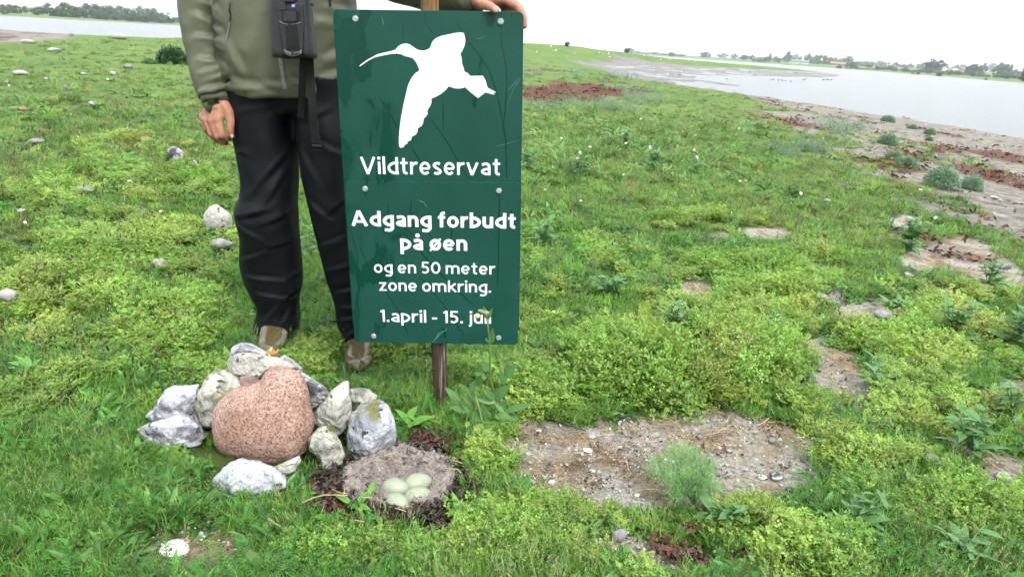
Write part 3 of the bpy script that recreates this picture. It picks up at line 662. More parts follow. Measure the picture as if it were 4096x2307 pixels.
# right hand hanging, back of the hand to the camera, fingers loosely curled towards the thigh
RH = [[(868, 385, 2.275, .027), (866, 428, 2.262, .026)], [(868, 385, 2.29, .027), (850, 440, 2.268, .024), (832, 476, 2.262, .0155)],
      [(880, 430, 2.262, .022), (872, 482, 2.246, .0155)], [(866, 430, 2.262, .023), (848, 482, 2.247, .0155)], [(852, 436, 2.268, .02), (826, 478, 2.258, .0145)], [(840, 440, 2.275, .018), (812, 470, 2.272, .0135)],
      [(872, 482, 2.246, .0145), (887, 542, 2.240, .0118), (905, 556, 2.262, .0102), (917, 555, 2.282, .0088)],
      [(848, 482, 2.247, .0145), (869, 546, 2.243, .0118), (888, 568, 2.262, .0102), (903, 572, 2.284, .0085)],
      [(826, 478, 2.258, .0135), (846, 536, 2.252, .0112), (866, 560, 2.272, .0098), (884, 562, 2.296, .0082)],
      [(812, 470, 2.272, .0125), (824, 516, 2.268, .0098), (841, 540, 2.288, .0086), (858, 545, 2.306, .0075)],
      [(896, 425, 2.262, .02), (914, 452, 2.258, .0165), (924, 492, 2.254, .0125), (921, 522, 2.25, .0112), (926, 543, 2.252, .0088)], [(896, 425, 2.262, .018), (872, 470, 2.255, .014)]]
# left hand over the top edge of the sign: thumb in front, fingers behind the plate
LH = [[(1880, 0, 2.02, .026), (1930, -4, 2.005, .027)], [(1930, -4, 2.005, .026), (1985, -6, 1.995, .021), (2030, 0, 1.985, .014)], [(1930, -6, 2.02, .024), (2020, -12, 2.03, .015)], [(1930, -6, 2.03, .02), (2000, -14, 2.06, .014)],
      [(2030, 2, 1.983, .0142), (2072, 30, 1.972, .0118), (2092, 68, 1.966, .0105), (2097, 104, 1.962, .0082)],
      [(2020, -6, 2.00, .0142), (2062, 34, 1.99, .012), (2068, 84, 1.972, .0105), (2064, 120, 1.96, .0085)],
      [(2008, -8, 2.025, .0138), (2044, 38, 2.01, .0115), (2042, 88, 1.985, .0102), (2036, 118, 1.967, .0085)],
      [(1990, -8, 2.05, .0125), (2018, 36, 2.035, .0102), (2014, 78, 2.00, .009), (2008, 100, 1.98, .0075)],
      [(1912, 8, 1.99, .0185), (1935, 20, 1.953, .0135), (1960, 26, 1.926, .0112), (1983, 40, 1.916, .0095)]]
hand_meshes = [hand(RH), hand(LH)]
allV = [BV]; allF = list(BF); off = len(BV)
for hv, hf, hn in hand_meshes:
    allV.append(hv); allF += [tuple(i + off for i in f) for f in hf]; off += len(hv)
root = np.array([(aR[0] + aL[0]) / 2, 2.36, zg((aR[0] + aL[0]) / 2, 2.36)])
PER = put('person', np.concatenate(allV), allF, M_skin, loc=root)
tag(PER, 'person in olive jacket and black rain trousers holding the green sign', 'person')
def nail(px, py, Y, r, dirx, dirz, parent=PER, tilt=0.):
    c = at(px, py, Y); d = np.array([dirx, 0, dirz]); d /= np.linalg.norm(d); s = np.array([d[2], 0, -d[0]]); V = [c + np.array([0, -.0016, 0])]
    for k in range(12):
        a = 2 * math.pi * k / 12; V.append(c + d * r * 1.25 * math.cos(a) + s * r * math.sin(a) + np.array([0, .0012, 0]))
    put('finger_nail', V, [(0, 1 + k, 1 + (k + 1) % 12) for k in range(12)], M_nail, parent)
nail(1983, 38, 1.9055, .0062, .8, -.5); nail(927, 545, 2.242, .0048, .1, -1)
# hair and eyes (above the picture)
hb = MB(); hb.add(*ellipsoid(hd + np.array([0, .018, .045]), (.082, .1, .098)))
hv = np.array(hb.V); keep = (hv[:, 2] > hd[2] + .02) | (hv[:, 1] > hd[1] + .05); hv[~keep] = hd + (hv[~keep] - hd) * .8
put('hair', hv, hb.F, M_hair, PER)
for s in (-1, 1): put('eye', *ellipsoid(hd + np.array([s * .03, -.070, .012]), (.011, .009, .007)), mat('eye', (.10, .085, .075), .2), PER)

# trousers
def legring(xl, xr, y, Y, dp, e=2.3):
    a = at(xl, y, Y); b = at(xr, y, Y); c = (a + b) / 2; return (c, (b[0] - a[0]) / 2, dp, e)
legR = [legring(918, 1190, 300, 2.37, .135), legring(922, 1188, 400, 2.37, .125), legring(940, 1187, 560, 2.36, .112), legring(966, 1185, 700, 2.35, .102), legring(966, 1181, 780, 2.345, .098), legring(940, 1181, 850, 2.34, .096), legring(968, 1190, 955, 2.35, .092), legring(966, 1200, 1050, 2.37, .09), legring(978, 1206, 1115, 2.38, .09), legring(1008, 1199, 1185, 2.39, .086), legring(1030, 1196, 1235, 2.40, .082), legring(1022, 1200, 1300, 2.40, .084), legring(1018, 1194, 1348, 2.40, .086)]
legL = [legring(1150, 1425, 300, 2.37, .135), legring(1180, 1425, 400, 2.37, .125), legring(1194, 1428, 560, 2.35, .112), legring(1220, 1432, 714, 2.335, .102), legring(1250, 1452, 860, 2.325, .095), legring(1280, 1478, 980, 2.325, .09), legring(1304, 1498, 1090, 2.335, .088), legring(1338, 1508, 1178, 2.345, .083), legring(1348, 1512, 1240, 2.35, .08), legring(1354, 1512, 1300, 2.35, .078), legring(1384, 1512, 1368, 2.35, .076)]
tm = MB(); tm.add(*loft(resample(legR, 60))); tm.add(*loft(resample(legL, 60)))
tm.add(*loft(resample([legring(925, 1420, 170, 2.38, .12), legring(920, 1425, 300, 2.38, .135), legring(930, 1425, 400, 2.38, .13), legring(1000, 1370, 452, 2.38, .10)], 16)))
TV, TF, TN = remesh(tm, .006, 6)
segT = [(1182, 560, 1000, 780, .014, .012), (1165, 640, 1040, 850, .012, .008), (1080, 830, 945, 862, .013, .014), (1178, 840, 1060, 890, .012, .010), (960, 905, 1060, 960, .010, .008), (1195, 965, 1080, 985, .012, .008), (968, 1045, 1060, 1010, .010, .009), (975, 1118, 1120, 1140, .012, .012), (1205, 1095, 1120, 1140, .010, .010), (1010, 1190, 1130, 1215, .010, .011), (1196, 1150, 1100, 1230, .010, .011), (1130, 1215, 1196, 1240, .009, .008), (1045, 1300, 1100, 1240, .010, .012), (1110, 1320, 1150, 1250, .009, .009), (1190, 1300, 1160, 1250, .009, .009), (940, 560, 975, 745, .012, .007), (1075, 470, 1180, 430, .012, .006), (960, 440, 1080, 425, .01, .005), (1010, 620, 950, 600, .012, .005),
        (1205, 600, 1300, 760, .014, .010), (1260, 560, 1400, 640, .014, .008), (1235, 800, 1340, 880, .012, .010), (1400, 780, 1310, 850, .012, .009), (1280, 985, 1400, 940, .011, .009), (1300, 1085, 1420, 1050, .011, .010), (1338, 1178, 1430, 1150, .010, .011), (1350, 1235, 1440, 1225, .009, .010), (1354, 1290, 1430, 1270, .009, .010), (1385, 1350, 1440, 1310, .008, .008), (1330, 430, 1220, 480, .012, .007)]
TV = TV + TN * (fold(TV, TN, segT, 2.27, .75) * .55 + n3(TV * np.array([1.6, 1.6, .55]), 8, 3) * .009 + n3(TV * np.array([1, 1, .6]) + TV[:, [2, 0, 1]] * .6, 14, 8) * .003)[:, None]
TRO = put('trousers', TV, TF, M_trou, PER); TRO['label'] = 'black wrinkled rain trousers'

# jacket: body and two sleeves
jr = [legring(926, 1392, 378, 2.37, .150, 2.4), legring(912, 1400, 320, 2.37, .158, 2.4), legring(892, 1412, 200, 2.37, .165, 2.3), legring(880, 1420, 60, 2.37, .165, 2.3), legring(876, 1415, -60, 2.37, .16, 2.3), legring(872, 1402, -200, 2.37, .155, 2.3), legring(876, 1388, -330, 2.375, .148, 2.3), legring(890, 1365, -400, 2.38, .135, 2.3), legring(940, 1300, -465, 2.385, .115, 2.2), legring(1035, 1195, -515, 2.39, .088, 2), legring(1048, 1180, -570, 2.39, .085, 2), legring(1050, 1178, -600, 2.39, .083, 2)]
jm = MB(); jm.add(*loft(resample(jr, 60), 56))
def sleeve(pts):
    P = np.array([at(*p[:3]) for p in pts]); r = np.array([p[3] for p in pts]); n = 50
    tt = np.linspace(0, len(P) - 1, n); Q = np.stack([np.interp(tt, np.arange(len(P)), P[:, k]) for k in range(3)], -1); q = np.interp(tt, np.arange(len(P)), r)
    for _ in range(4): Q[1:-1] = (Q[:-2] + 2 * Q[1:-1] + Q[2:]) / 4
    return tube(Q, q, 24)
jm.add(*sleeve([(950, -400, 2.38, .085), (905, -370, 2.38, .09), (838, -200, 2.37, .076), (794, 0, 2.365, .064), (800, 130, 2.345, .057), (820, 250, 2.32, .052), (846, 350, 2.29, .049), (858, 385, 2.28, .047)]))
jm.add(*sleeve([(1290, -400, 2.38, .085), (1345, -380, 2.37, .088), (1440, -240, 2.30, .074), (1550, -95, 2.22, .062), (1640, -62, 2.16, .058), (1760, -25, 2.08, .05), (1862, -4, 2.02, .043)]))
JV, JF, JN = remesh(jm, .007, 5)
segJ = [(735, 60, 860, 130, .014, .010), (745, 150, 870, 165, .012, .009), (860, 90, 800, 40, .012, .008), (765, 240, 880, 270, .012, .009), (780, 300, 850, 280, .011, .008), (785, 372, 890, 345, .010, .012), (880, 200, 800, 170, .01, .006), (750, 0, 850, 40, .012, .007), (890, 300, 830, 320, .01, .007),
        (900, 170, 975, 310, .016, .006), (925, 355, 1060, 362, .012, .009), (920, 330, 1030, 345, .012, .007), (1060, 340, 1150, 350, .012, .005), (1020, 150, 1000, 280, .02, .004), (1290, 250, 1380, 200, .016, .008), (1280, 320, 1390, 290, .014, .007), (1270, 90, 1390, 110, .018, .006), (1300, 30, 1400, 60, .014, .006), (930, 385, 1100, 375, .008, .005), (1170, 330, 1230, 345, .01, .005), (1640, -30, 1720, -10, .01, .006), (1560, -60, 1660, -80, .012, .008)]
JV = JV + JN * (fold(JV, JN, segJ, 2.22, .8) * 1.25 + n3(JV, 7, 1) * .004 + np.abs(n3(JV, 13, 5)) * -.005 + .002)[:, None]
# hem sags at the image left
JV[:, 2] -= .012 * sstep(at(1120, 380, 2.2)[0], at(990, 380, 2.2)[0], JV[:, 0]) * sstep(at(0, 300, 2.2)[2], at(0, 390, 2.2)[2], JV[:, 2]) * (JV[:, 0] > at(905, 380, 2.2)[0])
JAC = put('jacket', JV, JF, M_jack, PER); JAC['label'] = 'olive green hooded rain jacket'
# cuffs, tabs, zips
def cuff(pts, name='cuff'):
    P = np.array([at(*p[:3]) for p in pts]); V, Fc = tube(P, [p[3] for p in pts], 28, flat=.85); return put(name, V, [f for f in Fc if len(f) == 4], M_jack, JAC)
cf = cuff([(856, 372, 2.285, .047), (863, 395, 2.277, .0455), (867, 416, 2.271, .0445), (868, 425, 2.268, .043), (868, 415, 2.27, .039)])
cf2 = cuff([(1840, -10, 2.035, .046), (1868, -4, 2.02, .045), (1896, 2, 2.006, .043), (1900, 3, 2.004, .04), (1890, 2, 2.01, .037)])
from mathutils.bvhtree import BVHTree
_tree = {}
def surf(V, Fc, px, py, lift=.0015):
    k = id(V)
    if k not in _tree: _tree[k] = BVHTree.FromPolygons([Vector(v) for v in V], Fc)
    d = ray(px, py); d = d / np.linalg.norm(d); h = _tree[k].ray_cast(Vector(C0), Vector(d))
    return (np.array(h[0]) - d * lift) if h[0] is not None else at(px, py, 2.22)
def strap_on(V, Fc, path, wpx, name, mt, parent, lift=.0015, th=.0012):
    n = len(path) * 6; t = np.linspace(0, len(path) - 1, n); X = np.interp(t, range(len(path)), [p[0] for p in path]); Yp = np.interp(t, range(len(path)), [p[1] for p in path])
    T = np.stack([np.gradient(X), np.gradient(Yp)], -1); T /= np.linalg.norm(T, axis=1)[:, None]; Nn = np.stack([-T[:, 1], T[:, 0]], -1) * wpx / 2
    L = [surf(V, Fc, X[i] + Nn[i, 0], Yp[i] + Nn[i, 1], lift) for i in range(n)]; Q = [surf(V, Fc, X[i] - Nn[i, 0], Yp[i] - Nn[i, 1], lift) for i in range(n)]
    b = np.array([0, -th, 0]); W = L + Q + [p - b * -1 for p in L] + [p + b for p in Q]
    f = []
    for i in range(n - 1): f += [(2 * n + i, 2 * n + i + 1, 3 * n + i + 1, 3 * n + i), (i, 2 * n + i, 2 * n + i + 1, i + 1)[::-1], (n + i, n + i + 1, 3 * n + i + 1, 3 * n + i)]
    return put(name, W, f, mt, parent)
strap_on(JV, JF, [(1117, 200), (1121, 240), (1130, 300), (1140, 358)], 15, 'front_zip', M_zip, JAC)
strap_on(JV, JF, [(919, 80), (914, 120), (904, 165)], 7, 'pocket_zip', M_zip, JAC)
strap_on(JV, JF, [(921, 12), (916, 40), (923, 62), (917, 88)], 5, 'zip_cord', M_black, JAC, .004)
strap_on(JV, JF, [(1318, -10), (1322, 25)], 8, 'zip_cord', M_black, JAC, .004)
cV = np.array([np.array(JAC.location) * 0 + np.array(v.co) + root for v in cf.data.vertices]); cF = [tuple(p.vertices) for p in cf.data.polygons]
strap_on(cV, cF, [(856, 404), (880, 398), (915, 395)], 19, 'cuff_strap', M_jdark, JAC)
strap_on(cV, cF, [(832, 410), (858, 404)], 22, 'cuff_tab', M_tab, JAC)
# boots
def boot(ank, toe, parent):
    ank = np.array(ank); toe = np.array(toe); d = toe - ank; d[2] = 0; L = np.linalg.norm(d); d /= L; s = np.array([-d[1], d[0], 0]); g = zg(*toe[:2])
    mb = MB()
    mb.add(*tube([ank + np.array([0, 0, z - ank[2] + g]) for z in np.linspace(.03, .36, 8)], [.052, .054, .053, .053, .054, .056, .058, .06], 20))
    V = []; n = 14
    for t in np.linspace(-.36, 1, n):
        c = ank + d * L * t; w = .043 + .007 * math.sin(max(t, 0) * math.pi); w *= math.sqrt(max(1 - max(0, (t - .72) / .285) ** 2, .02)) * (1 if t > -.3 else .75); hh = .1 - .05 * sstep(.0, .8, np.array(t)) ; hh = float(hh) * (math.sqrt(max(1 - max(0, (t - .8) / .21) ** 2, .08)))
        for j in range(16):
            a = 2 * math.pi * j / 16; V.append(np.array([c[0], c[1], g]) + s * w * math.cos(a) + np.array([0, 0, max(.004, hh / 2 + hh / 2 * math.sin(a))]))
    mb.add(V, ring_faces(n, 16)); v, f, nn = remesh(mb, .006, 5)
    return put('boot', v + nn * (n3(v, 14, 2) * .003)[:, None], f, M_boot, parent)
b1 = boot(aL, gp(1432, 1490), PER); b2 = boot(aR, gp(1075, 1440), PER)

# ------------------------------------------------------------------ binoculars hanging on the chest
YB = 2.115
M_rub = nmat('binocular_rubber', (.012, .013, .016), (.02, .021, .026), 60, .5, bump=.25, bscale=700, dist=.001, spec=.5)
M_rub2 = nmat('binocular_grip', (.016, .017, .019), (.026, .027, .03), 60, .45, bump=.2, bscale=500, dist=.001)
M_gl = mat('gloss_black', (.004, .004, .005), .15); M_edge = mat('painted_highlight', (.25, .26, .27), .3)  # edge material: pale grey that paints highlights on the bridge
BIN = empty('binoculars', at(1175, 230, YB), 'black binoculars hanging on the chest of the olive jacket', 'binoculars')
def barrel(x0t, x1t, x0b, x1b):
    rings = []
    for t in np.linspace(0, 1, 14):
        y = -60 + 290 * t; a = at(x0t + (x0b - x0t) * t, y, YB + .02); b = at(x1t + (x1b - x1t) * t, y + 4 * t, YB + .02); k = 1 if 0 < t < 1 else .93
        rings.append(((a + b) / 2, (b[0] - a[0]) / 2 * k, .036 * k * (.9 + .12 * t), 2.6))
    return loft(rings, 28)
put('barrel', *barrel(1086, 1158, 1091, 1176), M_rub, BIN); put('barrel', *barrel(1160, 1234, 1178, 1268), M_rub, BIN)
def slab(corners, Y, th, r=.006):
    return plate(round_poly([at(x, y, Y) for x, y in corners], r), Y, th)
def bevel(o, w=.0015, s=3):
    b = o.modifiers.new('bevel', 'BEVEL'); b.width = w; b.segments = s; b.limit_method = 'ANGLE'; return o
zb_ = lambda p: (1060 + p[0] * .1792, p[1] * .1792)
fr = bevel(put('bridge', *slab([zb_(p) for p in [(280, 60), (820, 60), (855, 600), (830, 1250), (440, 1250), (310, 600)]], YB - .026, .02, .012), M_rub2, BIN, False), .003)
bevel(put('slot', *slab([zb_(p) for p in [(450, 570), (720, 570), (775, 1130), (480, 1130)]], YB - .0275, .003, .003), M_gl, fr, False), .0004)
bevel(put('focus_well', *slab([zb_(p) for p in [(375, 240), (775, 240), (790, 500), (380, 500)]], YB - .0273, .003, .004), M_gl, fr, False), .0004)
bevel(put('focus_wheel', *slab([zb_(p) for p in [(400, 268), (695, 268), (705, 495), (412, 480)]], YB - .034, .012, .002), M_rub2, BIN, False), .003)
bevel(put('hinge', *slab([zb_(p) for p in [(410, -60), (640, -60), (640, 55), (415, 50)]], YB - .034, .02, .003), M_rub2, BIN, False), .002)
bevel(put('top_plate', *slab([zb_(p) for p in [(300, 75), (470, 65), (475, 235), (300, 235)]], YB - .029, .006, .004), M_rub2, fr, False), .001)
for pa, w in [([(322, 478), (400, 525), (500, 545), (510, 552)], .0016), ([(580, 545), (700, 535), (800, 505)], .0016), ([(425, 1110), (480, 1160), (550, 1180)], .0022), ([(650, 1190), (760, 1170), (825, 1130)], .0022), ([(555, 1165), (570, 1250)], .0022)]:
    P = [at(*zb_(p), YB - .0285) for p in pa]; put('edge_highlight', *tube(P, w * .55, 6), M_edge, fr)  # highlights along the bridge and its lower loop, painted as thin pale tubes
put('lower_band', *tube([at(*zb_(p), YB - .028) for p in [(425, 1150), (480, 1220), (560, 1262), (660, 1268), (760, 1240), (830, 1180)]], .005, 8), M_gl, BIN)
bdg = put('badge', *slab([zb_(p) for p in [(592, 98), (676, 94), (680, 190), (596, 192)]], YB - .0285, .003, .001), mat('badge_blue', (.005, .03, .42), .3), BIN, False)
bdg['label'] = 'small blue maker badge'
G5 = glyphs(.2)
mbz = MB(); gx = 0
_z = {'Z': ([([(0, .9), (.55, .9)], .18), ([(.5, .9), (.05, .1)], .2), ([(0, .1), (.55, .1)], .18)], .55), 'E': ([([(.1, 0), (.1, 1)], .2), ([(.1, .9), (.5, .9)], .18), ([(.1, .5), (.45, .5)], .18), ([(.1, .1), (.5, .1)], .18)], .5), 'I': ([([(.1, 0), (.1, 1)], .2)], .2), 'S': ([([(.5, .85), (.3, .92), (.1, .8), (.12, .6), (.4, .42), (.48, .22), (.3, .08), (.05, .14)], .18)], .55)}
A_ = at(*zb_((600, 160)), YB - .029); B_ = at(*zb_((672, 158)), YB - .029)
for ch in 'ZEISS':
    for q, (pa, w) in enumerate(_z[ch][0]):
        v, f = stroke(pa, w); Vw = A_ + np.outer((v[:, 0] + gx) / 2.9, B_ - A_) + np.outer(v[:, 1] * .0058, [0, 0, 1]); Vw[:, 1] = YB - .0289 - .00005 * q; mbz.add(Vw, f)
    gx += _z[ch][1] + .13
mbz.put('badge_lettering', M_white, bdg, False)
bevel(put('strap_lug', *slab([(1238, 14), (1254, 12), (1256, 24), (1242, 26)], YB + .0, .01, .002), M_gl, BIN, False), .001)
def ribbon(path, Y0, Y1, w0, w1, name, mt, parent, th=.0022):
    n = 24; t = np.linspace(0, len(path) - 1, n); X = np.interp(t, range(len(path)), [p[0] for p in path]); Yp = np.interp(t, range(len(path)), [p[1] for p in path])
    u = t / t[-1]; Yy = Y0 + (Y1 - Y0) * u + .003 * np.sin(u * 9); w = w0 + (w1 - w0) * u
    L = np.array([at(X[i] - w[i] / 2, Yp[i], Yy[i]) for i in range(n)]); Q = np.array([at(X[i] + w[i] / 2, Yp[i] + 2, Yy[i]) for i in range(n)]); b = np.array([0, th, 0])
    V = np.concatenate([L, Q, Q + b, L + b]); f = []
    for i in range(n - 1):
        for k in range(4): f.append((k * n + i, k * n + i + 1, ((k + 1) % 4) * n + i + 1, ((k + 1) % 4) * n + i))
    f += [(0, n, 2 * n, 3 * n), (n - 1, 4 * n - 1, 3 * n - 1, 2 * n - 1)]
    return put(name, V, f, mt, parent, False)
ribbon([(1214, 225), (1208, 360), (1202, 470)], 2.17, 2.235, 30, 26, 'hanging_strap', M_black, BIN)
hs = ribbon([(1238, 225), (1246, 380), (1254, 480), (1266, 598)], 2.165, 2.205, 30, 34, 'hanging_strap', M_black, BIN)
ribbon([(1264, 570), (1267, 600)], 2.2, 2.203, 35, 35, 'strap_end', M_black, hs, .005)
for x0, y0, x1, x2 in ((1095, -40, 1070, 1085), (1232, -40, 1215, 1150)):
    P = [at(x0, y0, YB + .02), at((x0 + x1) / 2, -180, 2.20), at(x1, -330, 2.225), at(x2, -460, 2.28), at(x2 + 8, -540, 2.38)]
    v, f = tube(P, .013, 8, flat=.15, up=(0, 1, 0)); put('neck_strap', v, f, M_black, BIN)
# ------------------------------------------------------------------ stones
def ico(n):
    bm = bmesh.new(); bmesh.ops.create_icosphere(bm, subdivisions=n, radius=1)
    V = np.array([v.co[:] for v in bm.verts]); Fc = [tuple(v.index for v in f.verts) for f in bm.faces]; bm.free(); return V, Fc
ICO = {k: ico(k) for k in (2, 3, 4, 5)}
def nf(V, s, seed, octv=4): 
    return np.array([mnoise.fractal(Vector((p[0] * s + seed, p[1] * s - seed, p[2] * s + 2 * seed)), 1.0, 2.1, octv) for p in V])
def stone_from_outline(poly, Y, thick, rough=.05, cuts=6, seed=0, level=5, conv=None, chunk=.8):
    """solid stone whose outline as seen in the photo is poly (pixels), centred at depth Y, with its own thickness (m)"""
    P = np.array([conv(p) if conv else p for p in poly], float); P = np.concatenate([P + (np.roll(P, -1, 0) - P) * t for t in np.linspace(0, 1, 16)[:-1]]); lo, hi = P.min(0), P.max(0); c = (lo + hi) / 2
    C = at(c[0], c[1], Y); k = ((C - C0) @ FW) / F
    d = P - c; ang = np.unwrap(np.arctan2(-d[:, 1], d[:, 0])); r = np.hypot(d[:, 0], d[:, 1]) * k
    o = np.argsort(np.mod(ang, 2 * math.pi)); ag = np.mod(ang, 2 * math.pi)[o]; rr = r[o]
    ag = np.concatenate([ag - 2 * math.pi, ag, ag + 2 * math.pi]); rr = np.tile(rr, 3)
    n, Fc = ICO[level]; th = np.mod(np.arctan2(n[:, 1], n[:, 0]), 2 * math.pi); cp = np.hypot(n[:, 0], n[:, 1])
    rad = np.interp(th, ag, rr); lat = cp ** chunk
    depth = np.sign(n[:, 2]) * np.abs(n[:, 2]) ** .9 * thick / 2
    q = np.stack([rad * lat * np.cos(th), rad * lat * np.sin(th), depth], -1)
    rs_ = np.random.default_rng(seed)
    size = r.mean()
    for _ in range(cuts):                       # broken faces
        dv = rs_.normal(size=3); dv[2] = -abs(dv[2]) - .6; dv /= np.linalg.norm(dv)
        hgt = np.max(q @ dv) * rs_.uniform(.72, .92); e = np.clip(q @ dv - hgt, 0, None); q = q - e[:, None] * dv * .9
    nn = nf(n, 1.6, seed * 3.7 + 1, 5); n2 = np.abs(nf(n, 4.2, seed * 1.3 + 9, 3)); n3_ = np.abs(nf(n, 9.5, seed * 2.3 + 5, 3))
    q = q * (1.035 + rough * nn * 1.1 - rough * 1.2 * n2 - rough * .8 * n3_ + rough * .8)[:, None]
    vd = (C - C0) / np.linalg.norm(C - C0); W = C + q[:, :1] * RX + q[:, 1:2] * UX + q[:, 2:] * vd
    return W, Fc, C
M_granite = nmat('pink_granite', (.20, .115, .088), (.39, .27, .225), 150, .75, detail=5, c3=(.06, .05, .048), s3=210, p3=(.55, .66), bump=.5, bscale=120, dist=.006, p=(.38, .6))
_nt = M_granite.node_tree; _b = _nt.nodes['Principled BSDF']; _src = _b.inputs['Base Color'].links[0].from_socket
_tc = _nt.nodes.new('ShaderNodeTexCoord'); _ln = _nt.nodes.new('ShaderNodeTexNoise'); _ln.inputs['Scale'].default_value = 9; _ln.inputs['Detail'].default_value = 6; _ln.inputs['Roughness'].default_value = .7
_nt.links.new(_tc.outputs['Object'], _ln.inputs['Vector']); _lr = _nt.nodes.new('ShaderNodeValToRGB'); _lr.color_ramp.elements[0].position = .34; _lr.color_ramp.elements[1].position = .66
_lr.color_ramp.elements[0].color = (.8, .67, .58, 1); _lr.color_ramp.elements[1].color = (1.3, 1.3, 1.3, 1); _nt.links.new(_ln.outputs['Fac'], _lr.inputs['Fac'])
_mm = _nt.nodes.new('ShaderNodeMix'); _mm.data_type = 'RGBA'; _mm.blend_type = 'MULTIPLY'; _mm.inputs[0].default_value = 1; _nt.links.new(_src, _mm.inputs[6]); _nt.links.new(_lr.outputs[0], _mm.inputs[7]); _nt.links.new(_mm.outputs[2], _b.inputs['Base Color'])
def flint(name, white, grey, moss=None, s=16, p=(.40, .50), seed=0):
    m = nmat(name, grey, white, s, .6, detail=11, c3=(.05, .05, .055), s3=38, p3=(.62, .68), bump=1., bscale=48, dist=.016, p=p)
    if moss:
        nt = m.node_tree; n = nt.nodes; l = nt.links; b = n['Principled BSDF']; src = b.inputs['Base Color'].links[0].from_socket
        g = n.new('ShaderNodeNewGeometry'); a = n.new('ShaderNodeTexNoise'); a.inputs['Scale'].default_value = 11; a.inputs['Detail'].default_value = 6
        l.new(g.outputs['Position'], a.inputs['Vector']); s_ = n.new('ShaderNodeSeparateXYZ'); l.new(g.outputs['Normal'], s_.inputs[0])
        ad = n.new('ShaderNodeMath'); ad.operation = 'MULTIPLY_ADD'; l.new(s_.outputs[2], ad.inputs[0]); ad.inputs[1].default_value = .12; l.new(a.outputs['Fac'], ad.inputs[2])
        r = n.new('ShaderNodeValToRGB'); r.color_ramp.elements[0].position = moss[1]; r.color_ramp.elements[1].position = moss[1] + .07; l.new(ad.outputs[0], r.inputs['Fac'])
        mx = n.new('ShaderNodeMix'); mx.data_type = 'RGBA'; l.new(r.outputs['Color'], mx.inputs[0]); l.new(src, mx.inputs[6]); mx.inputs[7].default_value = (*moss[0], 1); l.new(mx.outputs[2], b.inputs['Base Color'])
    return m
F1 = flint('white_flint', (.42, .425, .45), (.15, .15, .17)); F2 = flint('chalky_flint', (.43, .42, .375), (.3, .285, .245), p=(.3, .6))
F3 = flint('mossy_flint', (.38, .37, .32), (.17, .165, .14), ((.10, .105, .025), .60)); F4 = flint('dark_flint', (.40, .41, .42), (.045, .045, .055), s=9, p=(.46, .52))
F5 = flint('blue_white_flint', (.44, .46, .50), (.20, .205, .23), ((.14, .14, .05), .66), s=10)
z5 = lambda p: (500 + p[0] * .5169, 1330 + p[1] * .5169)
def rock(poly, Y, thick, mt, label, seed, rough=.07, cuts=5, conv=z5, chunk=.8, cat='stone', group='stones of the cairn', name='stone', level=5):
    V, Fc, C = stone_from_outline(poly, Y, thick, rough, cuts, seed, level, conv, chunk)
    base = np.array([C[0], C[1], V[:, 2].min()])
    o = put(name, V, Fc, mt, None, True, loc=base); return tag(o, label, cat, group)
rock([(1045, 385), (1080, 320), (1130, 285), (1190, 270), (1260, 280), (1320, 310), (1365, 350), (1395, 420), (1415, 500), (1430, 620), (1440, 720), (1430, 800), (1400, 880), (1350, 945), (1270, 990), (1180, 1003), (1080, 1003), (960, 990), (850, 975), (765, 930), (708, 865), (692, 780), (693, 680), (705, 600), (740, 540), (800, 480), (870, 430), (960, 412), (1010, 400)], 1.66, .17, M_granite, 'large rounded pink granite boulder at the front of the stone pile', 3, .03, 0, chunk=.72, group=None)
rock([(755, 235), (790, 190), (850, 170), (950, 158), (1080, 180), (1180, 195), (1260, 230), (1330, 265), (1300, 290), (1190, 300), (1110, 320), (1050, 355), (1020, 370), (930, 340), (850, 320), (790, 290)], 1.80, .10, F2, 'long pale log-shaped stone laid across the top of the pile', 4, .05, 3)
rock([(815, 170), (850, 105), (910, 80), (980, 90), (1050, 125), (1100, 160), (1190, 205), (1080, 235), (950, 235), (840, 225)], 1.92, .11, F1, 'grey white flint behind the long pale top stone', 5)
rock([(1330, 285), (1400, 330), (1480, 375), (1540, 420), (1585, 480), (1570, 540), (1500, 570), (1420, 590), (1360, 480), (1340, 380)], 1.78, .12, F4, 'black and white broken flint behind the right shoulder of the granite boulder', 6, .08, 6)
rock([(1190, 200), (1240, 175), (1300, 215), (1370, 275), (1350, 320), (1250, 300)], 1.90, .08, F1, 'small pale flint behind the orange tuft', 7)
rock([(515, 580), (545, 500), (600, 420), (640, 350), (700, 305), (780, 290), (830, 325), (900, 380), (895, 440), (820, 560), (760, 620), (720, 680), (690, 715), (620, 725), (560, 700), (520, 650)], 1.74, .15, F3, 'mossy cream flint left of the granite boulder', 8, .06, 7)
rock([(175, 640), (230, 580), (290, 500), (320, 450), (400, 420), (470, 430), (550, 415), (560, 470), (540, 600), (500, 720), (400, 740), (300, 720), (220, 690)], 1.74, .12, F1, 'upper of two white flints at the left end of the pile', 9, .09, 6)
rock([(105, 750), (180, 710), (270, 685), (350, 660), (430, 640), (500, 670), (550, 700), (590, 760), (610, 800), (560, 860), (470, 910), (330, 915), (220, 870), (130, 810)], 1.66, .13, F1, 'lower of two white flints at the left end of the pile', 10, .09, 5)
rock([(1440, 660), (1490, 590), (1560, 510), (1600, 450), (1680, 390), (1722, 385), (1728, 430), (1748, 560), (1740, 660), (1700, 740), (1640, 800), (1540, 790), (1450, 740)], 1.74, .11, F2, 'angular cream flint with a pointed top right of the granite boulder', 11, .05, 9)
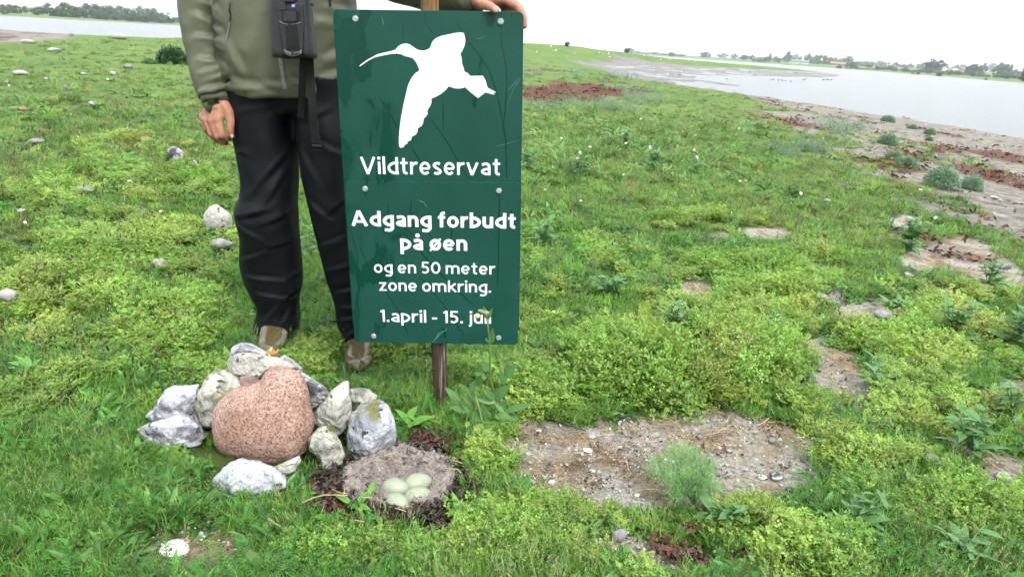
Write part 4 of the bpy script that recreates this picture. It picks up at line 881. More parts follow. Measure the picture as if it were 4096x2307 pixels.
rock([(1720, 800), (1740, 700), (1770, 620), (1830, 560), (1900, 535), (1980, 530), (2030, 570), (2080, 680), (2092, 790), (2070, 880), (1990, 940), (1870, 960), (1760, 950), (1730, 880)], 1.68, .14, F5, 'rounded bluish white flint at the right end of the pile beside the nest', 12, .05, 4)
rock([(1740, 440), (1800, 425), (1890, 440), (1940, 490), (1935, 560), (1850, 600), (1770, 590), (1745, 520)], 1.86, .10, F3, 'low grey flint half hidden behind the right end of the pile', 13)
rock([(1430, 830), (1480, 770), (1540, 710), (1570, 705), (1620, 760), (1660, 850), (1690, 940), (1670, 1020), (1590, 1070), (1530, 1050), (1500, 960), (1440, 910)], 1.60, .10, F3, 'small mossy flint between the granite boulder and the nest', 14, .09, 5)
rock([(685, 1240), (700, 1150), (740, 1080), (810, 1010), (920, 985), (1040, 1000), (1150, 1050), (1240, 1110), (1240, 1200), (1130, 1270), (950, 1300), (820, 1330), (720, 1340)], 1.47, .13, F1, 'white flint with a dark hole lying under the granite boulder', 15, .08, 4)
rock([(1130, 1050), (1240, 1000), (1340, 955), (1352, 1000), (1310, 1080), (1230, 1120), (1160, 1110)], 1.55, .08, F2, 'small cream flint wedged under the right side of the granite boulder', 16)
rock([(890, 340), (960, 335), (1050, 370), (1040, 440), (960, 450), (900, 440)], 1.76, .08, nmat('pink_stone', (.2, .13, .11), (.32, .23, .2), 20, .8, bump=.5), 'small pinkish stone in the gap above the granite boulder', 17)
# orange tuft on a brown stub
zt = lambda p: at(*z5(p), 1.86)
TU = empty('orange_tuft', zt((1150, 215)), 'small frayed orange tuft on a brown stub on top of the pile', 'tuft')
M_or = nmat('orange_fungus', (.42, .16, .03), (.6, .30, .08), 60, .7); M_st = nmat('brown_stub', (.06, .045, .03), (.14, .11, .08), 60, .8)
rt = np.random.default_rng(3)
for i in range(16):
    b = zt((1095 + 85 * rt.random(), 190)); t = zt((1085 + 6 * i + 8 * rt.random(), 132 + 22 * rt.random())); t[1] += rt.uniform(-.01, .01)
    put('spike', *tube([b, (b + t) / 2 + rt.normal(size=3) * .001, t], [.0030, .0026, .0012], 6), M_or, TU)
put('stub', *tube([zt((1150, 225)), zt((1165, 195)), zt((1185, 165))], [.012, .011, .008], 10), M_st, TU)

# single stones in the turf and on the soil: (x, y, half w, half h, material, label, group)
S1 = nmat('white_stone', (.22, .21, .195), (.40, .39, .37), 30, .7, bump=.5, dist=.006); S2 = nmat('grey_stone', (.12, .12, .12), (.26, .26, .25), 40, .75, bump=.5, dist=.006)
S3 = nmat('tan_stone', (.22, .15, .08), (.34, .25, .15), 40, .8, bump=.5, dist=.006); S4 = nmat('dark_wet_stone', (.02, .024, .032), (.07, .078, .095), 40, .3, bump=.5, dist=.006)
S5 = nmat('pink_small_stone', (.2, .12, .1), (.34, .24, .22), 40, .7, bump=.4, dist=.006); S6 = F4; S7 = nmat('shell_white', (.52, .5, .47), (.66, .65, .62), 12, .4, bump=.2, dist=.003)
PEB = 'white pebble lying on the bare patch of soil'
STONES = [(702, 632, 29, 32, S6, 'white flint with a black side standing in the turf left of the hanging hand'), (777, 665, 11, 9, S1, 'small white stone just right of the black sided flint'), (77, 299, 30, 9, S1, 'long pale boulder in the far turf near the left edge'), (212, 208, 26, 8, S1, 'flat pale stone nearest the left shore'), (333, 299, 10, 6, S1, 'small white stone level with the long pale boulder'),
          (451, 301, 12, 7, S1, 'small white stone below the dark green bush to its left'), (511, 277, 17, 9, S2, 'grey brown stone left of the dark green bush'), (369, 423, 17, 8, S1, 'white stone alone in the middle of the left turf'), (260, 352, 10, 6, S2, 'small grey stone in the far left turf'), (572, 574, 28, 9, S3, 'low tan stone half sunk in turf above the black sided flint'), (145, 579, 27, 9, S2, 'dark grey stone in the turf at the far left'),
          (72, 441, 42, 7, S3, 'long orange brown stone at the left edge'), (473, 158, 34, 10, S1, 'large pale boulder on the left waterline'), (106, 169, 24, 8, S1, 'pale boulder on the gravel spit at the left shore'), (183, 318, 8, 5, S1, 'tiny white stone below the long pale boulder'), (868, 897, 52, 46, F2, 'big cream stone in the weeds beside the knee'), (882, 999, 40, 15, S1, 'flat white stone below the big cream stone'), (33, 1211, 30, 24, S1, 'rounded pale stone at the left edge of the picture'),
          (342, 983, 30, 10, S1, 'flat pale stone amid the yellow green weeds'), (640, 1090, 27, 15, S1, 'pale stone in the weeds left of the calf'), (325, 773, 52, 10, S2, 'long low grey stone in the left weeds'), (325, 1159, 11, 8, S1, 'small white stone low in the left weeds'), (85, 864, 16, 7, S1, 'small pale stone near the left edge'), (694, 2209, 54, 19, S7, 'curved white shell on the soil at the bottom left'), (805, 2147, 11, 8, S1, 'small white pebble just above the curved white shell'),
          (2221, 1261, 14, 7, S7, 'white shell in the grass right of the sign'), (2352, 1772, 24, 15, S7, PEB), (2155, 1720, 16, 10, S1, PEB), (2371, 1726, 19, 9, S1, PEB), (2372, 1850, 17, 12, S1, PEB), (2400, 1853, 12, 11, S1, PEB), (2211, 1906, 20, 13, S7, PEB), (2551, 1955, 15, 13, S7, PEB), (2918, 1788, 13, 11, S1, PEB), (3052, 1893, 26, 14, S7, PEB), (3108, 1896, 26, 14, S6, 'black and white shell on the right part of the bare patch'), (3157, 1957, 16, 11, S4, 'black pebble on the right part of the bare patch'),
          (2201, 1952, 13, 9, S1, PEB), (2911, 1837, 13, 9, S1, PEB), (3085, 1775, 13, 9, S2, 'grey pebble near the right rim of the bare patch'), (3128, 1926, 11, 9, S1, PEB), (2270, 1830, 9, 7, S1, PEB), (2480, 1790, 8, 7, S1, PEB), (2800, 1740, 10, 8, S2, 'grey pebble at the upper rim of the bare patch'), (2990, 1860, 12, 9, S1, PEB), (2330, 1930, 10, 8, S1, PEB), (2700, 1760, 8, 6, S1, PEB), (3010, 1930, 12, 9, S1, PEB), (2120, 1840, 10, 8, S1, PEB), (2250, 1740, 8, 6, S1, PEB), (2960, 1780, 9, 7, S1, PEB), (2850, 1800, 8, 6, S1, PEB),
          (2709, 2185, 24, 20, S7, 'round white stone beside dark red seaweed at the bottom'), (2478, 2130, 31, 20, S2, 'grey angular stone at the top of the lower soil spot'), (2538, 2218, 24, 11, S3, 'tan flat stone on the lower soil spot'), (2741, 2293, 22, 15, S5, 'pink stone at the bottom edge'), (3311, 2151, 42, 20, S4, 'dark blue wet stone at the lower right'), (3239, 2123, 24, 17, S2, 'grey stone left of the dark blue wet stone'), (3226, 2150, 16, 11, S5, 'small pink stone left of the dark blue wet stone'), (3275, 2185, 12, 9, S7, 'white shell piece under the dark blue wet stone'),
          (3606, 1795, 24, 10, S7, 'white shell in the lush weeds at right'), (3717, 1856, 28, 24, S2, 'beige stone leaning in the weeds at right'), (4012, 1917, 28, 16, S1, 'pale stone at the right edge'), (3984, 1961, 18, 14, S2, 'grey stone under the pale stone at the right edge'), (3926, 2267, 24, 12, S7, 'white oval shell in the bottom right corner'), (3856, 2095, 26, 20, S2, 'grey stone in the bottom right weeds'),
          (3284, 1193, 24, 9, S1, 'flat white stone in the yellow weeds right of centre'), (3640, 1100, 20, 9, S1, 'white stone in the weeds above the low dark plant'), (3546, 1262, 42, 13, S2, 'flat grey stone beside the low dark plant'), (3987, 755, 14, 6, S1, 'left white stone on the beach at right'), (4014, 769, 10, 6, S1, 'right white stone on the beach at right'), (4031, 1045, 18, 13, S2, 'grey stone at the beach edge right'), (3650, 860, 20, 7, S1, 'white stone where turf meets beach'), (3309, 805, 12, 6, S1, 'small white stone in the right turf')]
_pb = sorted([a for a in STONES if a[5] == PEB], key=lambda a: a[0])
_ow = 'first second third fourth fifth sixth seventh eighth ninth tenth eleventh twelfth thirteenth fourteenth fifteenth sixteenth seventeenth eighteenth nineteenth twentieth twenty-first twenty-second twenty-third twenty-fourth'.split()
for i, (x, y, hw, hh, mt, lab) in enumerate(STONES):
    far = y < 480
    b = gp(x, y + hh * .75, 0)
    rad = hw * ((np.array([b[0], b[1], 0]) - C0) @ FW) / F
    n, Fc = ICO[3 if hw > 13 and not far else 2]
    rs_ = np.random.default_rng(i); e = np.array([1, rs_.uniform(.7, 1.0), min(1.0, hh / hw * rs_.uniform(1.0, 1.25))])
    if mt is S7: e[2] *= .6
    q = n * e
    for _ in range(5):
        dv = rs_.normal(size=3); dv /= np.linalg.norm(dv); hgt = np.max(q @ dv) * rs_.uniform(.75, .95); q = q - np.clip(q @ dv - hgt, 0, None)[:, None] * dv * .9
    q = q * (1 + .16 * nf(n, 1.3, i * 2.3, 3))[:, None] * rad
    a = rs_.uniform(-.4, .4); q = q @ np.array([[math.cos(a), -math.sin(a), 0], [math.sin(a), math.cos(a), 0], [0, 0, 1]])
    o = put('shell' if mt is S7 else 'pebble' if lab == PEB else 'stone', q * (1.12 if lab != PEB else .85) * np.array([1, 1, 1 if lab != PEB else .7]) + np.array([0, 0, rad * e[2] * (.8 if lab != PEB else .3) + (.02 if not far and lab != PEB and y < 1500 else .002)]), Fc, mt, None, True)
    o.location = (b[0], b[1] + rad * .3, zg(b[0], b[1] + rad * .3)); tag(o, 'white pebble on the bare soil patch, ' + _ow[_pb.index(STONES[i])] + ' from the left' if lab == PEB else lab, 'shell' if mt is S7 else 'pebble' if lab == PEB else 'stone', 'white pebbles on the bare patch' if lab == PEB else None)

# ------------------------------------------------------------------ the nest with its four eggs
NX, NY = gp(1600, 1925)[:2]; NZ = zg(NX, NY) + .004
NEST = empty('nest', (NX, NY, NZ), 'round nest of grey down ringed with dark seaweed on the ground', 'nest')
M_down = nmat('grey_down', (.15, .125, .11), (.33, .29, .265), 70, .95, detail=9, bump=.9, bscale=130, dist=.012, c3=(.075, .06, .055), s3=45, p3=(.57, .68), spec=.05)
nr_, nt2 = 40, 120; V = []
for i in range(nr_ + 1):
    for j in range(nt2):
        t = 2 * math.pi * j / nt2; u = i / nr_; Rm = .143 * (1 + .07 * math.sin(2 * t + 1) + .05 * math.sin(5 * t)); r = u * Rm
        z = .004 + .052 * float(sstep(.25, .8, np.array(u))) - .03 * float(sstep(.85, 1.0, np.array(u)))
        V.append((r * math.cos(t), r * math.sin(t) * 1.0, z))
V = np.array(V); d = nf(V, 26, 3, 5) * .014 + nf(V, 70, 8, 3) * .008; V[:, 2] += d; V[:, :2] *= (1 + nf(V, 18, 5, 3) * .12)[:, None]
put('down_lining', V + np.array([NX, NY, NZ]), ring_faces(nr_ + 1, nt2, cap0=False, cap1=False), M_down, NEST)
mbf = MB(); rf = np.random.default_rng(11)
for i in range(5200):
    v = V[rf.integers(len(V))] + np.array([NX, NY, NZ]) + rf.normal(size=3) * .003; d = rf.normal(size=3); d[2] = abs(d[2]) * .6; d /= np.linalg.norm(d); L = rf.uniform(.004, .014)
    s = np.cross(d, rf.normal(size=3)); s /= np.linalg.norm(s); w = .0005
    m_ = v + d * L * .5 + rf.normal(size=3) * .0015; e = v + d * L + rf.normal(size=3) * .003
    mbf.add([v - s * w, v + s * w, m_ + s * w, m_ - s * w, e], [(0, 1, 2, 3), (3, 2, 4)])
tag(mbf.put('down_fluff', nmat('down_fluff', (.22, .19, .17), (.42, .38, .35), 50, .9, spec=.05), NEST), kind='stuff')
# seaweed litter round the rim
def flakes(n, cx, cy, fr_, seed, mt, name, parent, size=(.008, .03), zoff=.004):
    mb = MB(); r_ = np.random.default_rng(seed); z0 = zg(cx, cy) + (.035 if parent is not None and name == 'seaweed_rim' else 0)
    for i in range(n):
        x, y = fr_(r_); c = np.array([cx + x, cy + y, z0 + zoff + r_.random() * .018]); L = r_.uniform(*size); w = L * r_.uniform(.15, .5)
        a = r_.uniform(0, 6.28); d = np.array([math.cos(a), math.sin(a), r_.normal() * .45]); d /= np.linalg.norm(d); s = np.cross(d, [r_.normal() * .5, r_.normal() * .5, 1]); s /= np.linalg.norm(s); u = np.cross(s, d)
        k = 4; P = []
        for j in range(k):
            t = j / (k - 1) - .5; ww = w * (1 - (2 * t) ** 2 * .6) / 2; q = c + d * L * t + u * (L * .35 * r_.normal() * t * t + r_.normal() * .0015); P += [q - s * ww, q + s * ww + u * ww * r_.normal() * .5]
        mb.add(P, [(2 * j, 2 * j + 2, 2 * j + 3, 2 * j + 1) for j in range(k - 1)])
    return tag(mb.put(name, mt, parent), kind='stuff')
M_sw = nmat('dark_seaweed', (.006, .005, .005), (.04, .022, .014), 60, .45, c3=(.09, .055, .03), s3=40, p3=(.58, .68)); M_rsw = nmat('red_seaweed', (.03, .009, .006), (.095, .026, .012), 60, .4)
M_tw = nmat('pale_straw', (.26, .19, .11), (.42, .33, .21), 60, .8)
def ringpos(r_):
    a = r_.uniform(0, 6.28); rr = r_.uniform(.118, .165) + (.04 * r_.random() if math.pi < a < 2 * math.pi else 0); return rr * math.cos(a) * 1.05, rr * math.sin(a) * .95
flakes(1300, NX, NY, ringpos, 1, M_sw, 'seaweed_rim', NEST)
for (px, py, rp, n_f, seed) in [(1330, 1985, .075, 260, 22), (1760, 2120, .085, 320, 23), (1720, 1790, .07, 220, 24), (1400, 1865, .04, 90, 25), (1480, 2080, .06, 160, 26)]:
    g = gp(px, py); flakes(n_f, g[0], g[1], lambda r_, rp=rp: tuple(r_.normal(size=2) * rp * .55), seed, M_sw, 'dark_litter', NEST, (.008, .03), .008)
for (px, py, rp, seed) in [(1350, 2010, .055, 2), (1365, 2050, .045, 3), (1690, 1770, .035, 4), (1745, 1800, .045, 5), (1600, 2035, .03, 6)]:
    g = gp(px, py); flakes(90, g[0], g[1], lambda r_, rp=rp: tuple(r_.normal(size=2) * rp * .5), seed, M_rsw, 'red_seaweed', NEST, (.008, .028), .012)
for pa in [[(1210, 2010), (1250, 1990), (1300, 1978), (1390, 1980)], [(1375, 1935), (1378, 1965), (1372, 1985)], [(1450, 1860), (1480, 1845), (1500, 1838), (1540, 1842)], [(1490, 1835), (1515, 1870), (1520, 1885)], [(1540, 1820), (1580, 1812), (1610, 1818)], [(1780, 1872), (1830, 1875), (1845, 1890)], [(1800, 1835), (1850, 1852)], [(1440, 1990), (1490, 1988)], [(1580, 2030), (1625, 2045)], [(1420, 2080), (1460, 2085)], [(1330, 1955), (1360, 1970), (1385, 1972)]]:
    P = [gp(*p, .05 + .012 * random.random()) for p in pa]; put('straw', *tube(P, .0013, 6), M_tw, NEST)
# dried root tangle right of the eggs
mbr = MB(); rr2 = np.random.default_rng(4); g0 = gp(1745, 2070)
for i in range(240):
    p = np.array([g0[0], g0[1], zg(*g0[:2]) + .012]) + rr2.normal(size=3) * np.array([.028, .02, .006]); d = rr2.normal(size=3) * np.array([1, 1, .35]); d /= np.linalg.norm(d)
    mbr.add(*tube([p, p + d * .012 + rr2.normal(size=3) * .003, p + d * .026 + rr2.normal(size=3) * .006], .0007, 3))
tag(mbr.put('root_tangle', nmat('brown_roots', (.09, .04, .018), (.2, .1, .045), 60, .8), NEST), kind='stuff')
M_egg = nmat('eggshell', (.232, .258, .18), (.275, .298, .218), 25, .42, detail=6, bump=.08, bscale=200, dist=.001)
def egg_mesh():
    V = []; n, m_ = 20, 24
    for i in range(n + 1):
        t = math.pi * i / n; z = math.cos(t) * .0350; r = .0250 * math.sin(t) * (1 - .14 * math.cos(t))
        for j in range(m_): V.append((z, max(r, 1e-5) * math.cos(2 * math.pi * j / m_), max(r, 1e-5) * math.sin(2 * math.pi * j / m_)))
    return mesh('egg', V, ring_faces(n + 1, m_), M_egg)
EM = egg_mesh()
for px, py, z, rz, ry, lab in [(1583, 1953, .045, -4, -4, 'pale olive egg at the back left of the four in the nest'), (1671, 1932, .050, 24, -6, 'pale olive egg at the back right of the four in the nest'), (1672, 1987, .043, 22, -3, 'pale olive egg at the front right of the four in the nest'), (1590, 2014, .037, -20, -4, 'pale olive egg at the front left, partly covered by down')]:
    p = gp(px, py, NZ + z); o = link('egg', EM, None, p); o.rotation_euler = (0, R(ry), R(rz)); tag(o, lab, 'egg', 'eggs in the nest')
# ------------------------------------------------------------------ far shores: trees, houses, gulls, stones in the inlet
def hit(px, py, d0=90., d1=3000.):
    """where the line of sight through a pixel meets the far ground"""
    d = ray(px, py); t = np.geomspace(d0, d1, 700) / d[1]; P = C0 + t[:, None] * d; h = height(P[:, 0], P[:, 1])
    i = np.argmax((P[:, 2] < h) & (h > WZ + .05))
    if not ((P[:, 2] < h) & (h > WZ + .05)).any(): i = 560
    return np.array([P[i, 0], P[i, 1], h[i]])
def px_m(P): return ((np.asarray(P) - C0) @ FW) / F              # metres per pixel at a place
ORD = 'first second third fourth fifth sixth seventh eighth ninth tenth eleventh twelfth thirteenth fourteenth fifteenth sixteenth seventeenth eighteenth nineteenth twentieth'.split()
_T = {2: 'twent', 3: 'thirt', 4: 'fort', 5: 'fift', 6: 'sixt', 7: 'sevent', 8: 'eight', 9: 'ninet'}
def nth(i):
    n = i + 1
    return ORD[i] if n <= 20 else _T[n // 10] + 'ieth' if n % 10 == 0 else _T[n // 10] + 'y-' + ORD[n % 10 - 1]
TM = [nmat(n_, a, b, .35, .8, spec=.1) for n_, a, b in [('crown_dark', (.03, .065, .035), (.065, .115, .055)), ('crown_mid', (.05, .10, .045), (.09, .15, .06)), ('crown_pale', (.085, .14, .075), (.13, .19, .1)), ('crown_yellow', (.13, .16, .05), (.19, .22, .075)), ('crown_blue', (.03, .065, .058), (.06, .105, .085))]]
M_trunk = nmat('far_bark', (.06, .05, .04), (.1, .085, .07), 3, .9)
def crown_mesh(seed, lobes=30, per=60, lean=0.):
    r_ = np.random.default_rng(seed); mb = MB()
    for i in range(lobes):
        a = r_.uniform(0, 6.28); z = r_.beta(1.15, 1.4); rad = .46 * math.sin(math.pi * min(.97, .16 + .8 * z)) ** .7 * math.sqrt(r_.random()); c = np.array([rad * math.cos(a) + lean * z, rad * math.sin(a), .06 + .82 * z]); lr = r_.uniform(.11, .2)
        for j in range(per):
            v = r_.normal(size=3); v /= np.linalg.norm(v); p = c + v * lr * r_.uniform(.6, 1.08) * np.array([1, 1, .85]); s = np.cross(v, r_.normal(size=3)); s /= np.linalg.norm(s); u = np.cross(v, s) + v * r_.normal() * .4; mb.add(*rhomb_(p, u, s, r_.uniform(.05, .095), r_.uniform(.045, .08)))
    return mesh('crown', mb.V, mb.F, TM[0], False)
def rhomb_(c, d, s, L, w): return [c - d * L * .5, c + s * w * .5, c + d * L * .5, c - s * w * .5], [(0, 1, 2, 3)]
CROWNS = [crown_mesh(100 + i, lean=.0 if i < 4 else .12) for i in range(6)]
_tv, _tf = tube([(0, 0, -.06), (0, 0, .2), (.01, 0, .5), (.02, .01, .75)], [.035, .028, .018, .006], 7); TRUNK = mesh('trunk', _tv, _tf, M_trunk)
rtree = np.random.default_rng(77)
def far_tree(px, top, base, wpx, mi, label, group, name='far_tree'):
    P = hit(px, base); k = px_m(P); h = max((base - top) * k, .8) * 1.06; w = wpx * k * 1.4
    e = empty(name, P, label, 'bush' if 'bush' in name else 'tree', group)
    for nm, me in (('crown', CROWNS[rtree.integers(6)]), ('trunk', TRUNK)):
        o = bpy.data.objects.new(nm, me); COL.objects.link(o); o.parent = e; o.scale = (w, w, h); o.rotation_euler = (0, 0, rtree.uniform(-.6, .6) if 'x' else 0)
        if nm == 'crown': o.material_slots[0].link = 'OBJECT'; o.material_slots[0].material = TM[mi]
    return e
zA = lambda p: (p[0] * .4825, p[1] * .4824)
LT = [(25, 40, 118, 60, 2), (75, 42, 112, 70, 2), (130, 50, 112, 80, 4), (210, 55, 108, 40, 1), (310, 60, 126, 110, 1), (395, 33, 120, 62, 4), (460, 80, 138, 100, 0), (545, 32, 142, 120, 1), (605, 60, 146, 100, 0), (660, 45, 150, 90, 1), (720, 38, 152, 80, 4), (790, 45, 156, 110, 1), (870, 40, 160, 120, 1), (930, 65, 163, 90, 0), (1000, 60, 166, 100, 2), (1070, 55, 172, 100, 1), (1165, 62, 178, 90, 2), (1220, 75, 180, 80, 1), (1290, 80, 186, 90, 1), (1365, 100, 190, 70, 2), (1405, 140, 193, 80, 0), (1470, 145, 190, 80, 4), (500, 100, 140, 120, 1), (820, 110, 162, 120, 0), (960, 115, 170, 120, 1), (1090, 120, 180, 120, 0), (1190, 125, 186, 120, 0), (1330, 145, 192, 90, 1)]
LT.sort()
for i, (x, t, b, w, mi) in enumerate(LT):
    (px, py), (_, tp) = zA((x, b)), zA((x, t)); far_tree(px, tp, py, w * .4825, mi, f'{nth(i)} tree from the left edge on the far left shore', 'trees on the far left shore')
zB = lambda p: (3000 + p[0] * .2329, 180 + p[1] * .2329); zC = lambda p: (3500 + p[0] * .2314, 180 + p[1] * .2314)
RT = [(zB((x, b)), zB((x, t))[1], w * .2329, m_) for x, t, b, w, m_ in [(25, 155, 245, 70, 4), (70, 230, 290, 60, 1), (165, 230, 300, 90, 2), (250, 190, 300, 80, 2), (320, 150, 300, 50, 2), (425, 180, 300, 70, 2), (490, 230, 310, 60, 1), (620, 120, 300, 110, 4), (720, 160, 285, 90, 2), (780, 150, 290, 70, 2), (850, 185, 295, 60, 1), (985, 155, 310, 100, 1), (1090, 180, 330, 120, 2), (1190, 180, 335, 110, 1), (1260, 180, 335, 80, 2), (1340, 190, 340, 110, 3), (1440, 200, 315, 90, 1), (1520, 205, 315, 60, 2), (1570, 210, 320, 70, 2), (1660, 180, 350, 120, 4), (1700, 300, 410, 140, 1), (1830, 235, 315, 80, 4), (1920, 230, 315, 90, 2), (2000, 240, 320, 90, 4), (2080, 245, 325, 70, 1), (2140, 270, 335, 60, 2), (2230, 225, 325, 110, 2), (2310, 250, 335, 60, 4), (2370, 260, 340, 60, 4), (2490, 260, 345, 110, 4)]]
RT += [(zC((x, b)), zC((x, t))[1], w * .2314, m_) for x, t, b, w, m_ in [(480, 285, 345, 110, 4), (590, 300, 380, 110, 2), (740, 320, 400, 100, 2), (830, 290, 400, 90, 4), (985, 235, 480, 250, 4), (940, 300, 480, 170, 4), (1180, 320, 430, 120, 2), (1390, 330, 430, 90, 2), (1490, 340, 450, 110, 3), (1420, 440, 500, 90, 1), (1630, 320, 510, 150, 4), (1700, 345, 512, 110, 4), (1770, 365, 516, 100, 1), (1850, 325, 520, 100, 2), (1970, 320, 470, 150, 4), (2100, 320, 530, 160, 1), (2200, 315, 540, 160, 1), (2280, 340, 545, 120, 2), (2400, 430, 545, 140, 1), (2540, 380, 630, 120, 0)]]
RT += [((2513 + 35 * i, 212 + 2.4 * i), 200 + 2.6 * i + (i * 7 % 5), 30, 2) for i in range(7)] + [((2820, 226), 206, 40, 1), ((2890, 232), 214, 36, 4), ((2936, 236), 216, 22, 2), ((2975, 240), 218, 28, 4)]
_fr2 = np.random.default_rng(8); FILL = []
for x in np.arange(2960, 4090, 26): b_ = 236 + (x - 2960) * .064 + (9 if x > 3500 else 0) + _fr2.uniform(-3, 3); FILL.append((x + _fr2.uniform(-8, 8), b_ - _fr2.uniform(9, 19), b_, _fr2.uniform(16, 30), int(_fr2.integers(0, 5))))
for i, a in enumerate(FILL): far_tree(*a, f'{nth(i)} low tree from the left in the background row of the far right shore', 'low trees behind the far right shore')
RT.sort(key=lambda a: a[0][0])
for i, ((px, py), tp, w, mi) in enumerate(RT):
    far_tree(px, tp, py, w, mi, f'{nth(i)} tree from the left on the far right shore', 'trees on the far right shore')
for i, (px, tp, py, w, mi, lab) in enumerate([(*zB((1520, 0))[:1], zB((0, 355))[1], zB((0, 405))[1], 90 * .233, 4, 'dark bush left of the round tree on the right shore field'), (zB((1810, 0))[0], zB((0, 360))[1], zB((0, 410))[1], 15, 4, 'dark bush right of the round tree on the right shore field'), (zB((2310, 0))[0], zB((0, 388))[1], zB((0, 432))[1], 22, 0, 'dark bush in the middle of the right shore field'),
          (zC((650, 0))[0], zC((0, 478))[1], zC((0, 512))[1], 10, 1, 'smaller of two bushes near the right waterline'), (zC((735, 0))[0], zC((0, 470))[1], zC((0, 516))[1], 13, 1, 'larger of two bushes near the right waterline'), (zC((1090, 0))[0], zC((0, 488))[1], zC((0, 546))[1], 20, 1, 'round bush under the big tree near the right waterline'), (zC((1910, 0))[0], zC((0, 583))[1], zC((0, 614))[1], 10, 1, 'small bush on the right shore below the leaning trees')]):
    far_tree(px, tp, py, w, mi, lab, None, 'far_bush')
# hedges
for pts, lab in [([zB((1860, 425)), zB((2100, 428)), zB((2400, 436)), zB((2560, 445))], 'left low hedge across the right shore field'), ([zC((520, 455)), zC((700, 468)), zC((880, 478))], 'right low hedge across the right shore field')]:
    mb = MB(); r_ = np.random.default_rng(5); Q = [hit(*p) for p in pts]; t = np.linspace(0, len(Q) - 1, 40)
    C = np.stack([np.interp(t, range(len(Q)), [q[k] for q in Q]) for k in range(3)], -1); k = px_m(C[20])
    for c in C:
        for j in range(60): v = r_.normal(size=3); v /= np.linalg.norm(v); p = np.array([c[0], c[1], c[2]]) + np.array([r_.normal() * 6 * k, r_.normal() * 1, 1.6 * k + abs(v[2]) * 2.6 * k]); s = np.cross(v, r_.normal(size=3)); s /= np.linalg.norm(s); mb.add(*rhomb_(p, np.cross(v, s), s, 2.4 * k, 2 * k))
    base = hit(*pts[0]); o = mb.put('hedge', TM[0], None, False, loc=base); tag(o, lab, 'hedge')
# houses
W_ = [nmat('wall_white', (.62, .61, .58), (.72, .71, .68), 2, .8), nmat('wall_brick', (.26, .12, .085), (.34, .17, .12), 2, .8), nmat('wall_pink', (.5, .36, .31), (.6, .45, .4), 2, .8)]
R_ = [nmat('roof_grey', (.13, .13, .15), (.2, .2, .22), 2, .7), nmat('roof_red', (.24, .1, .07), (.32, .15, .1), 2, .7), nmat('roof_white', (.5, .5, .5), (.6, .6, .6), 2, .6)]
M_win = mat('far_window', (.03, .035, .045), .1); M_door = mat('far_door', (.08, .05, .035), .6)
def house(px, py, wpx, hpx, roofpx, wm, rm, label, rot=0., group='houses on the far right shore'):
    P = hit(px, py); k = px_m(P); w, h, rh = wpx * k, hpx * k, roofpx * k; d = min(max(w * .6, 4), 9); e = empty('house', P, label, 'house', group); e.rotation_euler.z = rot
    wl_ = put('wall', *box_vf((P[0] - w / 2, P[1] - d / 2, P[2] - 1), (P[0] + w / 2, P[1] + d / 2, P[2] + h)), W_[wm], e, False)
    o_ = w * .04; x0, x1, y0, y1, z0, z1 = P[0] - w / 2 - o_, P[0] + w / 2 + o_, P[1] - d / 2 - o_, P[1] + d / 2 + o_, P[2] + h + .002, P[2] + h + rh
    put('roof', [(x0, y0, z0), (x1, y0, z0), (x1, y1, z0), (x0, y1, z0), (x0, P[1], z1), (x1, P[1], z1)], [(0, 3, 2, 1), (0, 1, 5, 4), (2, 3, 4, 5), (1, 2, 5), (3, 0, 4)], R_[rm], e, False)
    n = max(2, int(w / 3.2))
    for i in range(n):
        cx = P[0] - w / 2 + w * (i + .5) / n; a = w / n * .28; dr = i == n // 2
        put('door' if dr else 'window', *box_vf((cx - a, P[1] - d / 2 - .06, P[2] + (.02 if dr else .35) * h), (cx + a, P[1] - d / 2 + .02, P[2] + .78 * h)), M_door if dr else M_win, e, False)
HS = [(zB((840, 322)), 66, 8, 6, 0, 0, 'long low white house with a grey roof among trees'), (zB((1490, 352)), 56, 6, 7, 1, 1, 'long low red brick house left of the round tree'), (zB((85, 232)), 20, 8, 5, 0, 0, 'white house far left of the right shore houses'), (zB((180, 215)), 14, 7, 5, 0, 0, 'white gabled house above the left of the right shore trees'), (zB((1900, 335)), 12, 5, 4, 0, 0, 'leftmost white house in the village row'), (zB((1965, 325)), 26, 6, 5, 2, 0, 'grey roofed house at the left of the village row'), (zB((2030, 340)), 12, 5, 3, 0, 2, 'small white roofed house in the village row'), (zB((2120, 347)), 14, 5, 3, 0, 2, 'second small white roofed house in the village row'), (zB((2215, 355)), 14, 8, 5, 0, 0, 'tall white gabled house in the village row'), (zB((2295, 355)), 20, 8, 5, 2, 1, 'pinkish house with a red roof in the village row'), (zB((2390, 357)), 22, 9, 5, 0, 2, 'broad white house with a pale roof in the village row'), (zB((2470, 365)), 22, 6, 5, 2, 0, 'grey roofed house right of the broad white house'),
      (zC((320, 370)), 26, 8, 6, 2, 0, 'grey roofed house left of a red roofed one'), (zC((430, 376)), 22, 7, 5, 2, 1, 'house with a red roof near the village row end'), (zC((630, 396)), 12, 8, 4, 0, 2, 'white house left of the big tree'), (zC((695, 402)), 10, 4, 3, 0, 2, 'small white shed left of the big tree'), (zC((1150, 432)), 24, 7, 5, 0, 1, 'white house just right of the big tree'), (zC((1205, 445)), 14, 4, 3, 0, 2, 'small white shed right of the big tree'), (zC((1310, 442)), 24, 6, 5, 2, 0, 'grey roofed house between the big tree and the leaning trees'), (zC((1370, 448)), 12, 5, 4, 0, 2, 'white house before the leaning trees'), (zC((1530, 440)), 22, 8, 6, 1, 1, 'red brick house behind the leaning trees'), (zC((2430, 525)), 34, 9, 8, 2, 1, 'pink house with a red roof near the right edge')]
